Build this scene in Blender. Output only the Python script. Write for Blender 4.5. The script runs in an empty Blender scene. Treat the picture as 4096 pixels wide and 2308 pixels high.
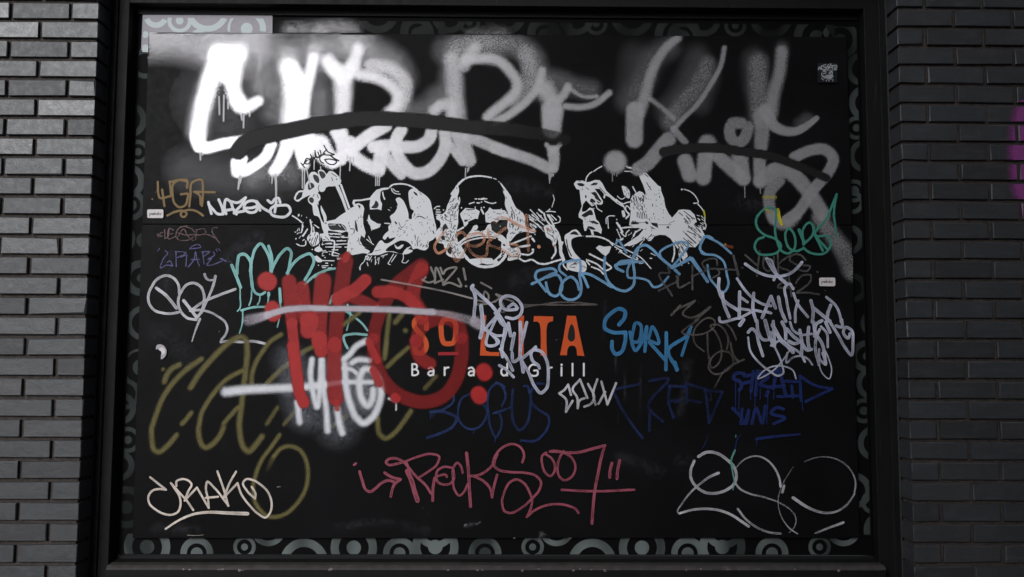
import bpy, bmesh, math, random
import numpy as np
from mathutils import Vector, Matrix, geometry
random.seed(7)
R = math.radians
scene = bpy.context.scene
C = scene.collection

# ---------------------------------------------------------------- camera
FPX = 2048.0 / math.tan(R(30))            # focal length in photo pixels (photo 4096 x 2308)
CAM_D, CAM_Z = 3.28, 1.55
cam = bpy.data.cameras.new("camera")
cam.sensor_width = 36.0
cam.lens = 18.0 / math.tan(R(30))
cam.clip_start, cam.clip_end = 0.05, 400.0
camo = bpy.data.objects.new("camera", cam)
C.objects.link(camo)
CM = (Matrix.Translation((0, -CAM_D, CAM_Z)) @ Matrix.Rotation(R(-0.69), 4, 'Z')
      @ Matrix.Rotation(R(94.5), 4, 'X') @ Matrix.Rotation(0.0035, 4, 'Z'))
camo.matrix_world = CM
scene.camera = camo
_M3, _O = CM.to_3x3(), CM.to_translation()

def at(px, py, Y):
    """a point of the photograph (4096 x 2308) on the upright plane y = Y"""
    d = _M3 @ Vector(((px - 2048.0) / FPX, -(py - 1154.0) / FPX, -1.0))
    t = (Y - _O.y) / d.y
    return (_O.x + d.x * t, Y, _O.z + d.z * t)

# ---------------------------------------------------------------- world, sun, exposure
SUN_EL, SUN_AZ = R(23), R(-24)            # bright sky low over the street opening, ahead and to the left
world = bpy.data.worlds.new("World")
scene.world = world
world.use_nodes = True
wn = world.node_tree.nodes; wl = world.node_tree.links
wn.clear()
sky = wn.new('ShaderNodeTexSky'); sky.sky_type = 'NISHITA'; sky.sun_disc = False
sky.sun_elevation = SUN_EL
sd = Vector((math.sin(SUN_AZ) * math.cos(SUN_EL), -math.cos(SUN_AZ) * math.cos(SUN_EL), math.sin(SUN_EL)))
sky.sun_rotation = math.atan2(sd.x, sd.y)
sky.air_density, sky.dust_density, sky.ozone_density = 1.0, 4.0, 1.0
bw = wn.new('ShaderNodeHueSaturation'); bw.inputs['Saturation'].default_value = 0.12   # overcast
bg = wn.new('ShaderNodeBackground'); bg.inputs['Strength'].default_value = 0.12
out = wn.new('ShaderNodeOutputWorld')
wl.new(sky.outputs[0], bw.inputs['Color'])
tint = wn.new('ShaderNodeMix'); tint.data_type = 'RGBA'; tint.blend_type = 'MULTIPLY'; tint.inputs[0].default_value = 1.0
tint.inputs[7].default_value = (.97, 1.0, 1.06, 1)
wl.new(bw.outputs[0], tint.inputs[6]); wl.new(tint.outputs[2], bg.inputs['Color']); wl.new(bg.outputs[0], out.inputs['Surface'])
sl = bpy.data.lights.new("sun", 'SUN'); sl.energy = 1.0; sl.angle = R(20); sl.color = (1.0, 0.995, 0.985)
so = bpy.data.objects.new("sun", sl); C.objects.link(so)
so.rotation_euler = sd.to_track_quat('Z', 'Y').to_euler()
vs = scene.view_settings
vs.view_transform = 'Standard'; vs.look = 'None'; vs.gamma = 1.0; vs.exposure = 0.0; vs.use_curve_mapping = False
scene.cycles.transparent_max_bounces = 48
scene.cycles.max_bounces = 6

# ---------------------------------------------------------------- helpers
def srgb(*c):
    o = []
    for v in c:
        v /= 255.0
        o.append(v / 12.92 if v <= 0.04045 else ((v + 0.055) / 1.055) ** 2.4)
    return tuple(o) + (1.0,)

def tag(o, label=None, cat=None, group=None, kind=None):
    if label: o['label'] = label
    if cat: o['category'] = cat
    if group: o['group'] = group
    if kind: o['kind'] = kind
    return o

def empty(name, loc=(0, 0, 0)):
    o = bpy.data.objects.new(name, None); C.objects.link(o); o.location = loc
    return o

class N:
    """tiny node builder"""
    def __init__(s, name):
        s.m = bpy.data.materials.new(name); s.m.use_nodes = True
        s.t = s.m.node_tree; s.t.nodes.clear()
        s.out = s.new('ShaderNodeOutputMaterial'); s.p = s.new('ShaderNodeBsdfPrincipled')
        s.link(s.p.outputs[0], s.out.inputs['Surface'])
    def new(s, k, **kw):
        n = s.t.nodes.new(k)
        for a, b in kw.items(): setattr(n, a, b)
        return n
    def link(s, a, b): s.t.links.new(a, b)
    def math(s, op, a, b=0.0, c=None, clamp=False):
        n = s.new('ShaderNodeMath', operation=op, use_clamp=clamp)
        for i, v in enumerate((a, b) if c is None else (a, b, c)):
            if isinstance(v, (int, float)): n.inputs[i].default_value = v
            else: s.link(v, n.inputs[i])
        return n.outputs[0]
    def coord(s):
        return s.new('ShaderNodeTexCoord').outputs['Object']
    def noise(s, scale, detail=2.0, rough=0.5, vec=None, stretch=None):
        v = vec or s.coord()
        if stretch:
            mp = s.new('ShaderNodeMapping'); mp.inputs['Scale'].default_value = stretch
            s.link(v, mp.inputs['Vector']); v = mp.outputs[0]
        n = s.new('ShaderNodeTexNoise'); n.inputs['Scale'].default_value = scale
        n.inputs['Detail'].default_value = detail; n.inputs['Roughness'].default_value = rough
        s.link(v, n.inputs['Vector']); return n.outputs['Fac']
    def ramp(s, fac, stops):
        n = s.new('ShaderNodeValToRGB'); e = n.color_ramp.elements
        while len(e) < len(stops): e.new(0.5)
        for i, (p, c) in enumerate(stops):
            e[i].position = p; e[i].color = c
        s.link(fac, n.inputs[0]); return n.outputs['Color']
    def maprange(s, v, a, b, c, d, smooth=False):
        n = s.new('ShaderNodeMapRange'); n.clamp = True
        n.interpolation_type = 'SMOOTHSTEP' if smooth else 'LINEAR'
        for i, x in enumerate((a, b, c, d)):
            n.inputs[i + 1].default_value = x
        s.link(v, n.inputs[0]); return n.outputs[0]
    def mix(s, fac, a, b):
        n = s.new('ShaderNodeMix', data_type='RGBA')
        for sock, v in ((n.inputs[0], fac), (n.inputs[6], a), (n.inputs[7], b)):
            if isinstance(v, (int, float)): sock.default_value = v
            elif isinstance(v, tuple): sock.default_value = v
            else: s.link(v, sock)
        return n.outputs[2]
    def bump(s, h, strength, dist=0.002):
        n = s.new('ShaderNodeBump'); n.inputs['Strength'].default_value = strength
        n.inputs['Distance'].default_value = dist
        s.link(h, n.inputs['Height']); s.link(n.outputs[0], s.p.inputs['Normal'])
    def set(s, **kw):
        for k, v in kw.items():
            sock = s.p.inputs[k.replace('_', ' ')]
            if isinstance(v, (int, float, tuple)): sock.default_value = v
            else: s.link(v, sock)
        return s

class MB:
    def __init__(s): s.v = []; s.f = []; s.mi = []; s.d = []; s.a = []
    def vert(s, co, d=0.0, a=1.0):
        s.v.append(co); s.d.append(d); s.a.append(a); return len(s.v) - 1
    def face(s, idx, m=0): s.f.append(idx); s.mi.append(m)
    def box(s, x0, x1, y0, y1, z0, z1, m=0):
        i = [s.vert((x, y, z)) for x in (x0, x1) for y in (y0, y1) for z in (z0, z1)]
        for f in ((0, 1, 3, 2), (4, 6, 7, 5), (0, 4, 5, 1), (2, 3, 7, 6), (0, 2, 6, 4), (1, 5, 7, 3)):
            s.face([i[k] for k in f], m)
    def build(s, name, mats, parent=None, smooth=False, bevel=0):
        me = bpy.data.meshes.new(name)
        me.from_pydata(s.v, [], s.f)
        if not isinstance(mats, (list, tuple)): mats = [mats]
        for m in mats: me.materials.append(m)
        me.polygons.foreach_set('material_index', s.mi)
        at_ = me.attributes.new('d', 'FLOAT', 'POINT'); at_.data.foreach_set('value', s.d)
        at_ = me.attributes.new('a', 'FLOAT', 'POINT'); at_.data.foreach_set('value', s.a)
        me.update()
        o = bpy.data.objects.new(name, me); C.objects.link(o)
        if parent: o.parent = parent
        if bevel:
            b = o.modifiers.new('bevel', 'BEVEL'); b.width = bevel; b.segments = 2; b.limit_method = 'ANGLE'
        return o

# ---------------------------------------------------------------- materials
def m_spray(name, rgb, grain=0.6, rough=0.55, metal=0.0, speckle=170.0, mottle=0.2):
    """coverage comes from the mesh (attribute a); the droplets' grain is added here"""
    n = N(name)
    fall = n.new('ShaderNodeAttribute', attribute_name='a').outputs['Fac']
    big = n.noise(14.0, 3.0, 0.6)
    sp = n.math('SUBTRACT', n.noise(speckle, 2.0, 0.7), 0.5)
    inv = n.math('SUBTRACT', 1.0, fall)
    var = n.math('MULTIPLY', n.math('MULTIPLY', fall, inv), grain * 7.0)
    al = n.math('MULTIPLY_ADD', sp, var, fall)
    al = n.math('MULTIPLY_ADD', n.math('MULTIPLY', n.math('SUBTRACT', big, 0.5), var), mottle, al, clamp=True)
    c1 = tuple(x * 0.86 for x in rgb[:3]) + (1,)
    n.set(Base_Color=n.mix(n.maprange(n.noise(40.0, 4.0, 0.65), .35, .65, 0, 1), rgb, c1),
          Roughness=rough, Metallic=metal, Specular_IOR_Level=.25, Alpha=al)
    return n.m

def m_marker(name, rgb, op=0.9, streak=0.35, rough=0.5):
    n = N(name)
    a = n.new('ShaderNodeAttribute', attribute_name='a').outputs['Fac']
    d = n.new('ShaderNodeAttribute', attribute_name='d').outputs['Fac']
    s1 = n.noise(13.0, 3.0, 0.55)
    s2 = n.noise(170.0, 2.0, 0.6)
    v = n.math('ADD', n.math('MULTIPLY', n.math('SUBTRACT', s1, 0.5), 1.9), n.math('MULTIPLY', n.math('SUBTRACT', s2, 0.5), 0.45))
    edge = n.math('MULTIPLY', n.maprange(d, 0.25, 0.9, -0.22, 0.10), min(.6, streak))
    al = n.math('MULTIPLY', a, n.math('ADD', n.math('MULTIPLY_ADD', v, streak, op), edge), clamp=True)
    n.set(Base_Color=rgb, Roughness=rough, Specular_IOR_Level=.22, Alpha=al)
    return n.m

def m_solid(name, rgb, rough=0.5, wear=0.0, metal=0.0, spec=0.3):
    n = N(name)
    if wear:
        c1 = tuple(x * (1 - wear) for x in rgb[:3]) + (1,)
        n.set(Base_Color=n.mix(n.maprange(n.noise(60.0, 5.0, 0.7), .35, .7, 0, 1), rgb, c1))
    else:
        n.set(Base_Color=rgb)
    n.set(Roughness=rough, Metallic=metal, Specular_IOR_Level=spec)
    return n.m

def make_board_mat():
    n = N('black_board')
    haze = n.noise(2.2, 5.0, 0.62)
    fine = n.noise(30.0, 6.0, 0.7)
    dust = n.maprange(n.noise(180.0, 2.0, 0.8), .70, .80, 0.0, 0.5)
    dust = n.math('MULTIPLY', dust, n.maprange(n.noise(5.0, 3.0), .45, .65, 0, 1))
    c = n.mix(n.maprange(haze, .4, .75, 0, 1), (.0050, .0050, .0054, 1), (.0085, .0085, .0095, 1))
    c = n.mix(n.math('MULTIPLY', dust, .12), c, (.25, .25, .24, 1))
    n.set(Base_Color=c, Roughness=n.maprange(fine, .3, .7, .42, .56), IOR=1.45, Specular_IOR_Level=.07)
    n.bump(n.noise(90.0, 3.0, .5), 0.05, 0.001)
    return n.m
M_BOARD = make_board_mat()

def make_brick_mat():
    n = N('blue_grey_brick')
    v = n.new('ShaderNodeAttribute', attribute_name='a').outputs['Fac']
    co = n.coord()
    big = n.noise(6.0, 5.0, 0.65, vec=co)
    mid = n.noise(38.0, 5.0, 0.7, vec=co)
    c = n.ramp(v, [(0.0, (.026, .026, .028, 1)), (0.3, (.038, .039, .043, 1)), (0.65, (.042, .044, .049, 1)), (1.0, (.048, .047, .049, 1))])
    c = n.mix(n.maprange(big, .4, .72, 0, .6), c, (.026, .029, .033, 1))
    c = n.mix(n.maprange(mid, .55, .8, 0, .45), c, (.095, .096, .10, 1))
    pit = n.maprange(n.noise(75.0, 3.0, .75, vec=co), .66, .74, 0, 1)
    c = n.mix(n.math('MULTIPLY', pit, .7), c, (.018, .016, .015, 1))
    glz = n.noise(22.0, 4.0, .6, vec=co, stretch=(.5, 1, 2.6))
    c = n.mix(n.maprange(glz, .50, .72, 0, .35), c, (.085, .088, .095, 1))
    run = n.noise(9.0, 4.0, .65, stretch=(5, 1, .35))
    c = n.mix(n.maprange(run, .56, .78, 0, .55), c, (.030, .026, .024, 1))
    n.set(Base_Color=c, Roughness=n.math('ADD', n.maprange(mid, .3, .7, .36, .52), n.math('MULTIPLY', n.math('SUBTRACT', v, .5), -.16)), IOR=1.50, Specular_IOR_Level=.52)
    h = n.math('ADD', n.math('MULTIPLY', n.noise(26.0, 4.0, .6, vec=co), 1.0), n.math('MULTIPLY', n.noise(160.0, 3.0, .6, vec=co), .35))
    n.bump(h, 0.35, 0.004)
    return n.m
M_BRICK = make_brick_mat()

def make_mortar_mat():
    n = N('brown_mortar')
    n.set(Base_Color=n.ramp(n.noise(60.0, 5.0, .7), [(.3, (.020, .017, .016, 1)), (.7, (.075, .060, .052, 1))]), Roughness=.95)
    n.bump(n.noise(220.0, 3.0, .6), .6, .003)
    return n.m
M_MORTAR = make_mortar_mat()

def make_frame_mat(name, base, dusty, rough):
    n = N(name)
    st = n.noise(10.0, 5.0, .65, stretch=(3, 3, .4)); scr = n.maprange(n.noise(60.0, 3.0, .6, stretch=(1, 1, .06)), .66, .74, 0, .5)
    sp = n.maprange(n.noise(140.0, 2.0, .8), .70, .78, 0, .5)
    c = n.mix(n.maprange(st, .4, .75, 0, .7), base, dusty)
    c = n.mix(n.math('MULTIPLY', sp, .3), c, (.2, .19, .18, 1))
    c = n.mix(n.math('MULTIPLY', scr, .35), c, (.11, .105, .10, 1))
    n.set(Base_Color=c, Roughness=n.maprange(st, .3, .7, rough, rough + .18), Specular_IOR_Level=.2)
    n.bump(n.noise(120.0, 3.0, .5), .08, .001)
    return n.m
M_FRAME = make_frame_mat('black_painted_frame', (.0045, .0045, .0047, 1), (.0095, .0093, .009, 1), .55)
M_SILL = make_frame_mat('dusty_lit_sill', (.040, .037, .035, 1), (.085, .076, .07, 1), .6)
M_BLACKIN = m_solid('black_gasket', (.004, .004, .004, 1), .7)
# ---------------------------------------------------------------- the depths of the shop front (y grows into the wall)
Y_BRICK, Y_FRAME, Y_FILM, Y_GLASS = 0.0, 0.100, 0.158, 0.1615
YB = 0.140                                  # front of the black board
X_L, X_R = at(350, 1154, Y_BRICK)[0], at(3623, 1154, Y_BRICK)[0]      # edges of the opening
Z_HEAD = at(2048, 24, Y_FRAME)[2]           # underside of the frame head
Z_SILLB, Z_SILLF = at(2048, 2250, Y_FRAME)[2], at(2048, 2269, 0.05)[2]
XF_L, XF_R = at(474, 1154, Y_FRAME)[0], at(3487, 1154, Y_FRAME)[0]    # inner edges of the jambs

# ground
pm = N('grey_pavement')
pm.set(Base_Color=pm.ramp(pm.noise(4.0, 6.0, .7), [(.3, (.06, .06, .06, 1)), (.7, (.10, .098, .095, 1))]), Roughness=.8)
g = MB(); g.box(-40, 40, -2.4, 1.2, -.3, 0.0)
tag(g.build('pavement', pm.m), kind='structure')
g = MB(); g.box(-80, 80, -60, -2.4, -.5, -.12)
rm = m_solid('asphalt', (.05, .05, .052, 1), .85, .3)
tag(g.build('road', rm), kind='structure')

# unseen building, added to shade the shop front's right and darken its gloss
bm_ = MB()
bm_.box(-3.1, 34, -24, -9.5, -.12, 11.0)
bm_.box(-60, -26.0, -40, -9.5, -.12, 9.0)
for k in range(12):
    for f in range(4):
        bm_.box(-2.0 + k * 3, -.6 + k * 3, -9.5, -9.44, 1.0 + f * 3.1, 2.7 + f * 3.1, 1)
om = m_solid('dark_brick', (.045, .04, .037, 1), .9, .3)
ow = m_solid('dark_window', (.01, .011, .012, 1), .2)
tag(bm_.build('added_shade_building', [om, ow]), kind='structure')

# ---- brick piers
COURSE = 0.0750 * (at(350, 82, 0)[2] - at(350, 2257, 0)[2]) / (27 * 0.0750)
Z_J0 = at(350, 82, 0)[2]                    # a bed joint
LEN = 0.2145 + 0.0105; HALF = LEN / 2; JT = 0.0136
def pier(name, edge, sgn, label, far):
    """edge: x of the opening corner; sgn: direction away from the opening"""
    root = empty(name, (edge + sgn * .8, .05, 0))
    mb = MB()
    rnd = random.Random(11 if sgn < 0 else 23)
    j0 = int((Z_J0 + .05) / COURSE)
    fronts = []
    for k in range(-j0 - 1, 8):
        z0 = Z_J0 + k * COURSE + JT / 2; z1 = Z_J0 + (k + 1) * COURSE - JT / 2
        if z1 < .02: continue
        z0 = max(z0, 0.002)
        # the course above joint 0 (k = 0) starts with a header on the left, a stretcher on the right
        head = (k % 2 == 0) if sgn < 0 else (k % 2 != 0)
        x = 0.0
        first = True
        while x < far:
            w = (HALF if (first and head) else LEN) - JT
            a, b = edge + sgn * x, edge + sgn * (x + w)
            xa, xb = min(a, b), max(a, b)
            o = rnd.uniform(-.0016, .0012)
            j = lambda: rnd.uniform(-.0011, .0011)
            ch = .0022
            val = min(1, max(0, rnd.gauss(.55, .25)))
            if rnd.random() < .07: val = 0.0
            chip = rnd.randrange(4) if rnd.random() < .13 else -1
            yb = .101 if first else .06
            ya = o
            P = [(xa + ch + j(), ya, z0 + ch + j()), (xb - ch + j(), ya, z0 + ch + j()), (xb - ch + j(), ya, z1 - ch + j()), (xa + ch + j(), ya, z1 - ch + j())]
            Q = [(xa + j(), ya + ch, z0 + j()), (xb + j(), ya + ch, z0 + j()), (xb + j(), ya + ch, z1 + j()), (xa + j(), ya + ch, z1 + j())]
            B = [(q[0], yb, q[2]) for q in Q]
            if chip >= 0:                                # a knocked corner
                sx = 1 if chip in (0, 3) else -1; sz = 1 if chip in (0, 1) else -1; r = rnd.uniform(.0025, .0055)
                P[chip] = (P[chip][0] + sx * r * 1.4, ya, P[chip][2] + sz * r); Q[chip] = (Q[chip][0] + sx * r * .5, ya + ch + r * .7, Q[chip][2] + sz * r * .4)
            ip = [mb.vert(p, a=val) for p in P]; iq = [mb.vert(p, a=val) for p in Q]; ib = [mb.vert(p, a=val) for p in B]
            mb.face(ip)
            for e in range(4):
                f = (e + 1) % 4
                mb.face([iq[e], iq[f], ip[f], ip[e]]); mb.face([ib[e], ib[f], iq[f], iq[e]])
            fronts.append((xa + ch, xb - ch, z0 + ch, z1 - ch, ya, k))
            x += w + JT; first = False
    mb.build('brickwork', M_BRICK, root).location = -root.location
    mo = MB()
    a, b = edge + sgn * .010, edge + sgn * far
    mo.box(min(a, b), max(a, b), .012, .100, 0, 3.75)
    mo.build('mortar', M_MORTAR, root).location = -root.location
    tag(root, label, 'brick wall')
    return root, fronts
pl_, _ = pier('brick_wall', X_L, -1, 'paler glossy blue grey brick wall beside the left jamb of the boarded window', 1.9)
pr_, fr = pier('brick_wall', X_R, 1, 'darker blue grey brick wall with a purple paint patch, beside the right jamb', 1.9)
# the purple patch, sprayed over the brick faces only
M_PURPLE = m_spray('purple_spray_paint', srgb(138, 66, 130), grain=.9, rough=.6)
pu = MB()
edge_pts = [(4078, 735), (4066, 752), (4052, 790), (4042, 830), (4034, 890), (4032, 960), (4036, 1010), (4040, 1060), (4046, 1100), (4060, 1140), (4072, 1180), (4085, 1215), (4094, 1240)]
def edge_at(z):
    q = [(at(px * 1.0, py * 0.5 + 370, 0)) for px, py in edge_pts]
    q = [at(px, 395 + (py - 735) * .98, 0) for px, py in edge_pts]
    for (x0, _, z0), (x1, _, z1) in zip(q, q[1:]):
        if z1 <= z <= z0: return x0 + (x1 - x0) * (z0 - z) / max(1e-6, z0 - z1)
    return None
for xa, xb, z0, z1, ya, k in fr:
    n_ = 7
    for i in range(n_):
        za, zb = z0 + (z1 - z0) * i / n_, z0 + (z1 - z0) * (i + 1) / n_
        e0, e1 = edge_at(za), edge_at(zb)
        if e0 is None or e1 is None: continue
        cap = X_R + .66
        l0, l1 = max(xa, e0 - .012), max(xa, e1 - .012)
        r0 = r1 = min(xb, cap)
        if l0 >= r0 - .003 or l1 >= r1 - .003: continue
        def dd(x, e): return max(0.0, min(1.0, 1.0 - (x - (e - .012)) / .035))
        m0, m1 = min(max(e0 + .023, l0 + .001), r0 - .001), min(max(e1 + .023, l1 + .001), r1 - .001)
        v = [pu.vert((x, ya - .0006, z), 0, 1 - dd(x, e)) for x, z, e in ((l0, za, e0), (m0, za, e0), (r0, za, e0), (l1, zb, e1), (m1, zb, e1), (r1, zb, e1))]
        pu.face([v[0], v[1], v[4], v[3]]); pu.face([v[1], v[2], v[5], v[4]])
tag(pu.build('paint_patch', M_PURPLE, pr_), 'purple spray paint patch').location = -pr_.location

# ---- window frame: jambs, head, beads, sill, glass, printed film
M_SEAL = m_solid('grey_sealant', (.035, .034, .033, 1), .8, .5)
fr_ = empty('shop_window', ((X_L + X_R) / 2, .13, 0))
ZT = Z_HEAD + .12
def part(mb, name, mats, parent, label=None, bevel=0):
    o = mb.build(name, mats, parent, bevel=bevel); o.location = -parent.location
    if label: o['label'] = label
    return o
for x0, x1, s in ((X_L + .001, XF_L, 1), (XF_R, X_R - .001, -1)):
    j = MB()
    j.box(x0 - (.06 if s > 0 else 0), x1 + (.06 if s < 0 else 0), Y_FRAME + .0025, .24, 0, ZT)
    e = x0 if s > 0 else x1                # shallow outer bead in front of the jamb
    a, b = sorted((e + s * .004, e + s * .030))
    j.box(a, b, Y_FRAME - .007, Y_FRAME - .0005, .0, ZT - .002)
    part(j, 'jamb', M_FRAME, fr_, bevel=.0025)
h = MB(); h.box(XF_L + .0005, XF_R - .0005, Y_FRAME + .001, .24, Z_HEAD, ZT)
part(h, 'head', M_FRAME, fr_, bevel=.0025)
# sealant squeezed between brick and jamb
rs = random.Random(3)
for xe, s in ((X_L, 1), (X_R, -1)):
    se = MB(); pr = None; z = 0.0
    while z < ZT:
        w = .007 + rs.uniform(-.0018, .0026); y = Y_FRAME - .0035 + rs.uniform(-.001, .0008)
        q = [se.vert((xe - s * .001, y - .004, z)), se.vert((xe + s * w * .6, y - .002, z)), se.vert((xe + s * w, Y_FRAME + .003, z))]
        if pr: se.face([pr[0], pr[1], q[1], q[0]]); se.face([pr[1], pr[2], q[2], q[1]])
        pr = q; z += rs.uniform(.018, .04)
    part(se, 'sealant', M_SEAL, fr_)
li = MB(); li.box(X_L - 1.9, X_R + 1.9, .0, .24, ZT + .002, 3.75)  # unseen block added to keep out light from above
lint = li.build('lintel', M_FRAME); tag(lint, 'unseen dark steel lintel band, added to block light from above, over the head of the boarded shop window', 'lintel')
gk = MB()
XG_L, XG_R = at(509, 1154, Y_FILM)[0], at(3468, 1154, Y_FILM)[0]
ZG_T, ZG_B = at(2048, 76, Y_FILM)[2], at(2048, 2218, Y_FILM)[2]
gk.box(XF_L, XG_L, Y_FILM - .006, .2, Z_SILLB, Z_HEAD); gk.box(XG_R, XF_R, Y_FILM - .006, .2, Z_SILLB, Z_HEAD)
gk.box(XG_L, XG_R, Y_FILM - .006, .2, ZG_T + .006, Z_HEAD); gk.box(XG_L, XG_R, Y_FILM - .006, .2, Z_SILLB, ZG_B - .004)
part(gk, 'gasket', M_BLACKIN, fr_)
sl_ = MB()
xs0, xs1 = at(424, 2268, .05)[0], at(3544, 2268, .05)[0]
prof = [(.205, Z_SILLB + .004), (.10, Z_SILLB), (.062, Z_SILLF + .004), (.052, Z_SILLF - .004), (.050, Z_SILLF - .010), (.050, Z_SILLF - .034), (.057, Z_SILLF - .036), (.057, Z_SILLF - .075), (.205, Z_SILLF - .075)]
xsl = [xs0, XF_L - .001][0]; xsr = xs1
ring0 = [sl_.vert((max(xs0, XF_L + .0015) if y > .0985 else xs0, y, z)) for y, z in prof]
ring1 = [sl_.vert((min(xs1, XF_R - .0015) if y > .0985 else xs1, y, z)) for y, z in prof]
for i in range(len(prof)):
    k = (i + 1) % len(prof); sl_.face([ring0[i], ring0[k], ring1[k], ring1[i]], 2 if i == 0 else (0 if i < 4 else 1))  # upper faces get a paler colour, as if catching light
sl_.face(ring0); sl_.face(ring1[::-1])
part(sl_, 'sill', [M_SILL, M_FRAME, M_BLACKIN], fr_, 'black sill with a dusty worn upper edge')
ri = MB(); ri.box(XF_L + .0005, XF_R - .0005, .085, .22, 0.0, Z_SILLF - .077)
part(ri, 'stall_riser', M_FRAME, fr_)

def make_glass():
    n = N('window_glass')
    tr = n.new('ShaderNodeBsdfTransparent'); tr.inputs[0].default_value = (.93, .95, .94, 1)
    gl = n.new('ShaderNodeBsdfGlossy'); gl.inputs['Roughness'].default_value = .08
    fz = n.new('ShaderNodeFresnel'); fz.inputs['IOR'].default_value = 1.45
    mx = n.new('ShaderNodeMixShader')
    n.link(fz.outputs[0], mx.inputs[0]); n.link(tr.outputs[0], mx.inputs[1]); n.link(gl.outputs[0], mx.inputs[2])
    n.link(mx.outputs[0], n.out.inputs['Surface'])
    return n.m
gp = MB(); gp.box(XG_L, XG_R, Y_GLASS, Y_GLASS + .006, ZG_B, ZG_T)
part(gp, 'glass', make_glass(), fr_)
fm = MB(); fm.box(XG_L, XG_R, Y_FILM, Y_FILM + .0025, ZG_B - .001, ZG_T + .001)
film = part(fm, 'window_film', m_solid('black_window_film', (.0035, .0035, .0038, 1), .6, spec=.06), fr_, 'black film printed with pale rings')

def rings(mb, cx, cy, Y, specs, kx=1.0):
    """cx, cy and radii in photo pixels; specs: (outer, inner[, a0, a1]) in degrees"""
    for sp in specs:
        ro, ri_ = sp[0], sp[1]; a0, a1 = (sp[2], sp[3]) if len(sp) > 2 else (0, 360)
        n_ = max(6, int(abs(a1 - a0) / 7))
        pr = None
        for i in range(n_ + 1):
            t = R(a0 + (a1 - a0) * i / n_)
            o = mb.vert(at(cx + ro * math.cos(t), cy - ro * math.sin(t), Y)); q = mb.vert(at(cx + ri_ * math.cos(t), cy - ri_ * math.sin(t), Y))
            if pr: mb.face([pr[0], o, q, pr[1]])
            pr = (o, q)
def clip(o, planes):
    b = bmesh.new(); b.from_mesh(o.data)
    for co, no in planes:
        bmesh.ops.bisect_plane(b, geom=b.verts[:] + b.edges[:] + b.faces[:], plane_co=co, plane_no=no, clear_outer=True)
    b.to_mesh(o.data); b.free()
def m_print(name, c):
    n = N(name)
    f = n.noise(7.0, 1.0, .4, stretch=(1, 1, .35))
    n.set(Base_Color=n.mix(n.maprange(f, .36, .64, 0, 1), c, tuple(x * .22 for x in c[:3]) + (1,)), Roughness=.6, Specular_IOR_Level=.08)
    return n.m
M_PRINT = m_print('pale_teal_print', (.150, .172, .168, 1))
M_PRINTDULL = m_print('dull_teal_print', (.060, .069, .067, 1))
M_PRINTSHADE = m_print('shaded_teal_print', (.026, .028, .027, 1))  # same print darkened, the head's shade put into the top strip's colour
DOTRING = [(29, 0.0), (93, 60, -60, 60), (93, 60, 120, 240)]
HALFRING = [(24, 0), (66, 40)]
SMALL = [(14, 0), (45, 30)]
ARCS = [(165, 118)]
def strip(motifs, box, name, mat):
    mb = MB()
    for i, (cx, cy, sp) in enumerate(motifs):
        rings(mb, cx, cy, Y_FILM - .0008 - .00002 * (i % 9), sp)
    o = part(mb, name, mat, fr_)
    x0, x1, z0, z1 = box
    L_ = Vector((0, 0, 0)) 
    clip(o, [((x0, 0, 0), (-1, 0, 0)), ((x1, 0, 0), (1, 0, 0)), ((0, 0, z0), (0, 0, -1)), ((0, 0, z1), (0, 0, 1))])
    return o
def T(tx, ty, s, x, y): return tx + x / s, ty + y / s
k1, k3 = 1.886, 1.891
left = []
for tx, ty, s, x, y, sp in (
    (0, 0, k1, 1095, 480, [(60, 40)]), (0, 0, k1, 975, 905, [(70, 45), (21, 0)]), (0, 0, k1, 1040, 1145, [(48, 31), (15, 0)]), (0, 0, k1, 960, 1365, [(70, 44)]),
    (0, 770, k1, 985, 95, [(62, 40), (24, 0)]), (0, 770, k1, 900, 350, [(64, 42)]), (0, 770, k1, 1085, 360, [(30, 0)]), (0, 770, k1, 1065, 645, [(72, 42), (17, 0)]), (0, 770, k1, 1085, 985, [(70, 48)]),
    (0, 770, k1, 1065, 1320, [(76, 66), (34, 0)]), (0, 770, k1, 940, 1520, [(62, 44)]),
    (0, 1540, k3, 905, 175, [(66, 42), (26, 0)]), (0, 1540, k3, 967, 415, [(52, 35), (16, 0)]), (0, 1540, k3, 905, 610, [(60, 36)]),
    (0, 1540, k3, 955, 925, [(26, 0), (84, 56, 50, 130), (84, 56, 230, 310)]), (0, 1540, k3, 880, 1270, [(55, 34)])):
    left.append(T(tx, ty, s, x, y) + (sp,))
ZC = (ZG_B + .001, ZG_T - .001)
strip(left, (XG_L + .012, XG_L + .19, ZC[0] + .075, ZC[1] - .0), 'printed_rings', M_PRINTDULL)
right = []
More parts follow.
